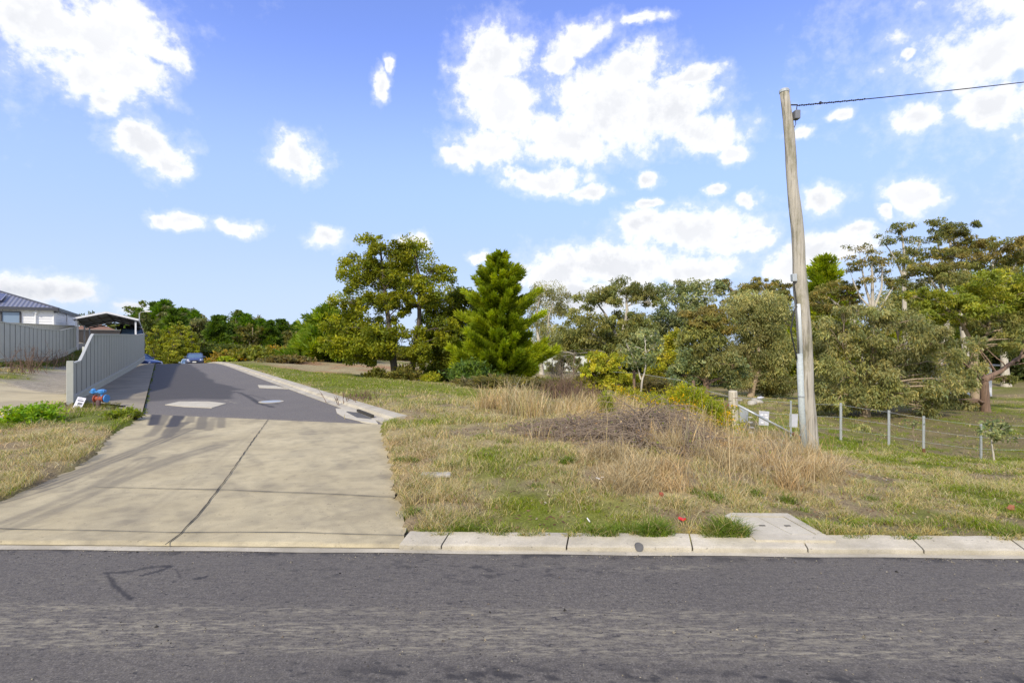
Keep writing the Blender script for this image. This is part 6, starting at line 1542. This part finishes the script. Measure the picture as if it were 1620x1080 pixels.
tufts([(700, 846, .1, .07, 120, .4), (850, 847, .12, .08, 140, .5), (1120, 848, .1, .09, 160, .6), (1350, 850, .14, .07, 200, .8), (1440, 852, .16, .07, 220, .8), (1380, 790, .12, .07, 150, .9), (1450, 790, .14, .06, 160, .9), (1560, 800, .16, .07, 180, .9), (1340, 830, .2, .06, 240, .9), (800, 700, .14, .08, 160, .8), (760, 690, .16, .08, 180, .8), (850, 770, .12, .07, 140, .7), (760, 720, .1, .08, 120, .8), (1036, 846, .16, .19, 700, .9), (1150, 846, .2, .20, 900, .85), (942, 846, .10, .13, 260, .8), (965, 848, .08, .12, 160, .7), (1000, 845, .07, .1, 120, .5), (905, 848, .08, .08, 100, .4), (790, 845, .10, .10, 160, .7), (765, 842, .08, .10, 120, .7),
       (898, 733, .12, .16, 260, .85), (900, 752, .08, .1, 120, .8), (712, 742, .10, .15, 220, .8), (735, 738, .06, .09, 80, .8), (650, 730, .12, .12, 200, .5), (632, 728, .08, .10, 120, .7), (655, 775, .12, .12, 220, .5), (655, 812, .16, .10, 200, .6), (960, 770, .07, .09, 120, .8), (845, 728, .06, .08, 80, .7),
       (1130, 790, .16, .10, 300, .95), (1100, 780, .1, .08, 150, .95), (1195, 785, .10, .14, 180, .9), (1245, 795, .10, .15, 200, .9), (1270, 808, .08, .09, 90, .8), (1420, 803, .08, .06, 90, .9), (1490, 800, .07, .06, 80, .9), (1520, 822, .25, .10, 420, .25), (1600, 852, .2, .10, 260, .25), (830, 848, .09, .08, 120, .3), (870, 795, .1, .08, 120, .3), (1470, 764, .1, .08, 100, .9)], 3)
def kerb_growth():
    rg = np.random.default_rng(8); n = 9000; x = rg.uniform(-.8, 8, n); y = ykerb(x)+.262+rg.exponential(.045, n); d = fbm(x*2.2, x*0+3, 7, 4); ok = (d > .44) & ~in_poly(x, y, PITP); x, y, d = x[ok], y[ok], d[ok]; m = len(x)
    g = rg.random(m) < sstep(.4, .6, fbm(x*1.3, x*0, 19, 3)); c = np.where(g[:, None], np.array([[.13, .18, .025]]), np.array([[.42, .35, .15]]))
    blades('kerb_grass', x, y, np.full(m, .05), rg.uniform(.015, .075, m)*(.4+1.2*sstep(.44, .62, d)), np.full(m, .0045), jit(c, m, .3, .1, rg), rg.uniform(.4, 1.6, m), rg, 3)
kerb_growth()
# dark dry weeds along the drive fence and moss edge
for k, (px, py, lb) in enumerate(((42, 575, 'tall dry weed stalks against the left part of the drive fence'), (78, 569, 'tall dry weed stalks against the middle of the drive fence'), (92, 563, 'thin dry weeds toward the end of the drive fence'), (25, 585, 'low dry weeds at the left end of the drive fence'))):
    g = G(px, py); thicket('dry_weeds', lb, px, py, (21.5, 26, 29, 20)[k], 1.0, (1.0, .9, .8, .6)[k], 34, M['stem_brown'], 90+k)
def fence_grass():
    rg = np.random.default_rng(61); n = 9000; t = rg.uniform(0, 1, n); k = rg.uniform(-.2, 1.3, n)
    x = np.interp(t, [0, .25, .6, 1], [p0.x, p1.x, p2.x, p4.x])+k*N_[0]; y = np.interp(t, [0, .25, .6, 1], [p0.y, p1.y, p2.y, p4.y])+k*N_[1]*.9-.1
    blades('fence_line_grass', x, y, hnat(x, y)-.02, rg.uniform(.08, .3, n), np.full(n, .022), jit(np.repeat(np.array([[.11, .14, .025]]), n, 0), n, .3, .15, rg), rg.uniform(.2, 1, n), rg, 2)
    n = 1500; u = rg.uniform(0, 30, n); v = rg.normal(0, .03, n)-.01; p = A0[None]+u[:, None]*D[None]+v[:, None]*N_[None]; keep = fbm(u*1.2, u*0, 3, 2) > .5; p = p[keep]; m = len(p)
    blades('fence_line_grass', p[:, 0], p[:, 1], np.full(m, .03), rg.uniform(.02, .07, m), np.full(m, .012), jit(np.repeat(np.array([[.12, .16, .02]]), m, 0), m, .3, .1, rg), rg.uniform(.2, 1, m), rg, 2)
    n = 2600; u = rg.uniform(.3, 1.5, n); v = rg.uniform(-1.5, -.5, n); u = u+ub(v); p = A0[None]+u[:, None]*D[None]+v[:, None]*N_[None]
    keep = fbm(p[:, 0]*5, p[:, 1]*5, 9, 3) > .47; p = p[keep]; m = len(p)
    blades('fence_line_grass', p[:, 0], p[:, 1], np.full(m, .03), rg.uniform(.04, .14, m), np.full(m, .012), jit(np.repeat(np.array([[.15, .15, .04]]), m, 0), m, .3, .1, rg), rg.uniform(.2, 1, m), rg, 2)
fence_grass()
# fallen leaves and grit scattered on the verge
def debris():
    rg = np.random.default_rng(5); n = 9000; y = rg.uniform(4.2, 16, n)**1.0; x = rg.uniform(-.2, 1.05, n)*y; ok = off_hard(x, y); x, y = x[ok], y[ok]; m = len(x); C = np.c_[x, y, hnat(x, y)+.012]; d = rg.normal(size=(m, 3)); d[:, 2] *= .2
    c = np.array([(.22, .15, .09), (.14, .09, .06), (.36, .3, .2), (.5, .45, .36)])[rg.choice(4, m, p=[.4, .35, .2, .05])]
    V, Q, K = leaves_mesh(C, d, rg.uniform(.015, .05, m), rg.uniform(.008, .02, m), jit(c, m, .25, .05, rg), rg); o = link('leaf_litter', np_mesh('leaf_litter', V, Q, col=K), M['grass']); tag(o, kind='stuff')
debris()
def grit():
    rg = np.random.default_rng(15); n = 5200; x = rg.uniform(-5.5, 6, n); k = rg.random(n)
    sdist = np.where(k < .45, rg.exponential(.05, n)+.01, np.where(k < .8, rg.uniform(.1, 1.7, n), 1.05+rg.normal(0, .12, n))); ok = fbm(x*2, sdist*6, 5, 3) > .42; x, sdist = x[ok], sdist[ok]
    y = ykerb(x)-sdist; m = len(x); z = .012*np.sin(np.clip(sdist, 0, 6)/6*math.pi); r = rg.uniform(.0018, .0055, m)*(1+1.2*(rg.random(m) < .05))
    a = rg.uniform(0, 6.28, m); base = np.stack([np.stack([x+r*np.cos(a+q)*rg.uniform(.7, 1.3, m), y+r*np.sin(a+q)*rg.uniform(.7, 1.3, m), z+.001], 1) for q in (0, 2.1, 4.2)]+[np.stack([x, y, z+r*rg.uniform(.6, 1.3, m)], 1)], 1).reshape(-1, 3)
    b = np.arange(m)[:, None]*4; T = np.concatenate([b+np.array([[0, 1, 3]]), b+np.array([[1, 2, 3]]), b+np.array([[2, 0, 3]])])
    c = np.array([(.30, .27, .21), (.16, .14, .12), (.05, .048, .045), (.42, .38, .28)])[rg.choice(4, m, p=[.35, .25, .25, .15])]
    o = link('gravel', np_mesh('gravel', base, None, T, col=np.repeat(jit(c, m, .2, .05, rg), 4, 0)), M['ground']); tag(o, kind='stuff')
grit()

# ------------------------------------------------------------------ sky with clouds, sun, camera
SUN_EL, SUN_AZ = 38, 201      # azimuth clockwise from +Y (the view): behind left
def world():
    w = bpy.data.worlds.new('World'); SC.world = w; w.use_nodes = True; t = w.node_tree; n = t.nodes; l = t.links; n.clear()
    def new(ty, **kw):
        o = n.new(ty)
        for k, v in kw.items(): setattr(o, k, v)
        return o
    def mth(op, a, b=0.0, c=None):
        o = new('ShaderNodeMath', operation=op)
        for i, v in enumerate((a, b) if c is None else (a, b, c)):
            if hasattr(v, 'links'): l.new(v, o.inputs[i])
            else: o.inputs[i].default_value = v
        return o.outputs[0]
    out = new('ShaderNodeOutputWorld'); bg = new('ShaderNodeBackground'); l.new(bg.outputs[0], out.inputs[0])
    sky = new('ShaderNodeTexSky', sky_type='NISHITA'); sky.sun_disc = False; sky.sun_elevation = R(SUN_EL); sky.sun_rotation = R(SUN_AZ); sky.altitude = 600; sky.air_density = 1.0; sky.dust_density = .6; sky.ozone_density = 1.6
    tc = new('ShaderNodeTexCoord'); dirv = tc.outputs['Generated']
    sep = new('ShaderNodeSeparateXYZ'); l.new(dirv, sep.inputs[0])
    az = mth('ARCTAN2', sep.outputs[0], sep.outputs[1]); el = mth('ARCSINE', sep.outputs[2])
    cb = new('ShaderNodeCombineXYZ'); l.new(az, cb.inputs[0]); l.new(el, cb.inputs[1])
    # ragged edges: two scales of warp
    def noise(scale, detail, rough, off=(0, 0, 0), out='Fac'):
        mp = new('ShaderNodeMapping'); mp.inputs['Location'].default_value = off; l.new(dirv, mp.inputs[0])
        o = new('ShaderNodeTexNoise'); o.inputs['Scale'].default_value = scale; o.inputs['Detail'].default_value = detail; o.inputs['Roughness'].default_value = rough; l.new(mp.outputs[0], o.inputs['Vector']); return o.outputs[out]
    wn = noise(9, 5, .6, (3, 1, 2), 'Color')
    ws = new('ShaderNodeVectorMath', operation='MULTIPLY_ADD'); l.new(wn, ws.inputs[0]); ws.inputs[1].default_value = (.10, .07, 0); ws.inputs[2].default_value = (-.05, -.035, 0)
    wa = new('ShaderNodeVectorMath', operation='ADD'); l.new(cb.outputs[0], wa.inputs[0]); l.new(ws.outputs[0], wa.inputs[1]); q = wa.outputs[0]
    B = [(50, 30, 150, 48), (150, 60, 100, 62), (220, 60, 60, 58), (205, 120, 62, 45), (250, 85, 45, 26), (110, 110, 70, 40), (170, 165, 40, 24), (30, 5, 100, 30),
         (238, 240, 58, 34), (215, 222, 28, 20), (268, 262, 34, 16), (472, 247, 36, 36), (597, 130, 16, 26), (615, 100, 9, 16), (252, 342, 22, 10), (300, 345, 40, 13), (375, 354, 30, 12), (522, 380, 36, 18), (655, 380, 20, 14),
         (780, 100, 60, 68), (748, 110, 34, 28), (800, 170, 60, 56), (730, 242, 38, 24), (775, 232, 60, 28), (960, 170, 100, 76), (1000, 112, 58, 40), (1060, 170, 76, 48), (900, 215, 90, 46), (1120, 205, 56, 30), (1160, 240, 24, 20), (1090, 120, 48, 14), (920, 55, 58, 30), (890, 90, 24, 28), (1010, 35, 38, 12),
         (870, 285, 66, 22), (930, 302, 38, 14), (832, 276, 30, 14), (1090, 362, 110, 32), (1010, 350, 40, 24), (1170, 385, 60, 18), (1190, 312, 20, 14), (1025, 282, 18, 12),
         (960, 418, 130, 34), (1095, 425, 70, 22), (875, 440, 60, 34), (940, 465, 120, 26), (1310, 395, 60, 28), (1255, 428, 50, 22), (1310, 320, 36, 25), (1448, 316, 48, 27), (1392, 345, 14, 9),
         (1450, 180, 46, 28), (1570, 92, 90, 50), (1600, 70, 60, 40), (1575, 165, 50, 40), (1445, 82, 15, 11), (1330, 180, 22, 9), (60, 458, 80, 20), (100, 465, 40, 18), (205, 482, 30, 10), (1640, 150, 40, 40), (1255, 205, 22, 8), (1130, 302, 18, 7), (1190, 365, 30, 11), (1345, 370, 24, 9), (760, 412, 20, 8), (1020, 322, 34, 9)]
    blobs = []
    for px, py, rx, ry in B:
        a = math.atan((px-810)/F); dd = math.hypot(px-810, F); e = math.atan((540-py)/dd)
        ra = rx/F*math.cos(a)**2; re = ry/dd*math.cos(e)**2
        blobs.append((a, e, max(ra, .012)*1.14, max(re, .010)*1.14))
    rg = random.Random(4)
    for _ in range(34):  # unseen clouds beside and behind the view, enlarged to add neutral fill light
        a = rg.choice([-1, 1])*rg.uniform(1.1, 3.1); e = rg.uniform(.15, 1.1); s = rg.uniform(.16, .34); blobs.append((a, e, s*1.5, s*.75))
    cur = None
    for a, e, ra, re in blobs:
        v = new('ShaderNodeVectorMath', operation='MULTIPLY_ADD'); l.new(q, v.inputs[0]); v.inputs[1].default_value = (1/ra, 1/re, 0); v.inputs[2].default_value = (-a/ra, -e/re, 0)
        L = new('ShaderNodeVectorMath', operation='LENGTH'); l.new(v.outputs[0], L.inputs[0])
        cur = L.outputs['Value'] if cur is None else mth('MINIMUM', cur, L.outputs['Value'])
    n1 = noise(16, 8, .62); n2 = noise(5, 4, .5, (7, 2, 5))
    n3 = noise(52, 6, .6, (4, 9, 1))
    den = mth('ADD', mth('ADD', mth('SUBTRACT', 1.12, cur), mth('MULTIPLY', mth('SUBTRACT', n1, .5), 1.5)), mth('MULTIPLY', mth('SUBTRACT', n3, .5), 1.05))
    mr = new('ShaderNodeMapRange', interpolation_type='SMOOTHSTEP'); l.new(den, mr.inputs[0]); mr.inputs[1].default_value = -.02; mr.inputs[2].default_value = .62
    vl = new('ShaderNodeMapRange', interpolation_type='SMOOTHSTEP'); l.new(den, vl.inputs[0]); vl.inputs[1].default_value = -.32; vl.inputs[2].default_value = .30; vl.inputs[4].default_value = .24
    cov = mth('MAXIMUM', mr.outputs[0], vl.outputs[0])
    # thin haze low down
    hz = new('ShaderNodeMapRange', interpolation_type='SMOOTHSTEP'); l.new(sep.outputs[2], hz.inputs[0]); hz.inputs[1].default_value = .26; hz.inputs[2].default_value = -.02; hz.inputs[4].default_value = .85
    # cloud tone: bright rims, softly greyed thick parts and bases
    thick = new('ShaderNodeMapRange'); l.new(den, thick.inputs[0]); thick.inputs[1].default_value = .35; thick.inputs[2].default_value = 1.0
    gr = mth('MULTIPLY', thick.outputs[0], mth('MULTIPLY', mth('SUBTRACT', 1.02, n2), .78))
    low = new('ShaderNodeMapRange', interpolation_type='SMOOTHSTEP'); l.new(el, low.inputs[0]); low.inputs[1].default_value = .11; low.inputs[2].default_value = .06
    gr = mth('ADD', gr, mth('MULTIPLY', low.outputs[0], .30))
    cc = new('ShaderNodeMix', data_type='RGBA'); l.new(gr, cc.inputs[0]); cc.inputs[6].default_value = (11.4, 11.4, 11.5, 1); cc.inputs[7].default_value = (5.6, 6.0, 6.9, 1)
    tint = new('ShaderNodeMix', data_type='RGBA', blend_type='MULTIPLY'); tint.inputs[0].default_value = 1; l.new(sky.outputs[0], tint.inputs[6]); tint.inputs[7].default_value = (2.4, 2.3, 3.25, 1)
    hz0 = new('ShaderNodeMapRange', interpolation_type='SMOOTHSTEP'); l.new(sep.outputs[2], hz0.inputs[0]); hz0.inputs[1].default_value = .52; hz0.inputs[2].default_value = .14; hz0.inputs[4].default_value = .9
    hm0 = new('ShaderNodeMix', data_type='RGBA'); l.new(hz0.outputs[0], hm0.inputs[0]); l.new(tint.outputs[2], hm0.inputs[6]); hm0.inputs[7].default_value = (4.7, 6.5, 10.0, 1)
    hzm = new('ShaderNodeMix', data_type='RGBA'); l.new(hz.outputs[0], hzm.inputs[0]); l.new(hm0.outputs[2], hzm.inputs[6]); hzm.inputs[7].default_value = (6.7, 8.1, 10.3, 1)
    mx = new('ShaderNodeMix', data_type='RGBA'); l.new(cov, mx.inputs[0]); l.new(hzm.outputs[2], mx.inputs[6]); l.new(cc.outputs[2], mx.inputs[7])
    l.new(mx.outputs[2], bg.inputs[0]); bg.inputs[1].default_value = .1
    w.cycles.sampling_method = 'MANUAL'; w.cycles.sample_map_resolution = 512
world()
s = bpy.data.lights.new('sun', 'SUN'); s.energy = 4.2; s.angle = R(2.5); s.color = (1, .91, .76); so = bpy.data.objects.new('sun', s); COL.objects.link(so)
a, e = R(SUN_AZ), R(SUN_EL); d = Vector((math.sin(a)*math.cos(e), math.cos(a)*math.cos(e), math.sin(e))); so.rotation_euler = (-d).to_track_quat('-Z', 'Y').to_euler(); so.location = d*50

cam = bpy.data.cameras.new('camera'); co = bpy.data.objects.new('camera', cam); COL.objects.link(co)
co.location = (0, 0, CZ); co.rotation_euler = (math.pi/2, 0, 0); cam.sensor_width = 36; cam.lens = 18.0; cam.clip_start = .05; cam.clip_end = 3000
SC.camera = co
SC.view_settings.view_transform = 'Standard'; SC.view_settings.look = 'None'; SC.view_settings.exposure = 0; SC.view_settings.gamma = 1
SC.render.engine = 'CYCLES'
cy = SC.cycles; cy.max_bounces = 6; cy.diffuse_bounces = 3; cy.glossy_bounces = 2; cy.transmission_bounces = 3; cy.use_denoising = True; cy.denoiser = 'OPENIMAGEDENOISE'; cy.denoising_input_passes = 'RGB_ALBEDO_NORMAL'; cy.denoising_prefilter = 'NONE'; cy.sample_clamp_indirect = 6

print('LEAVES', NL[0])
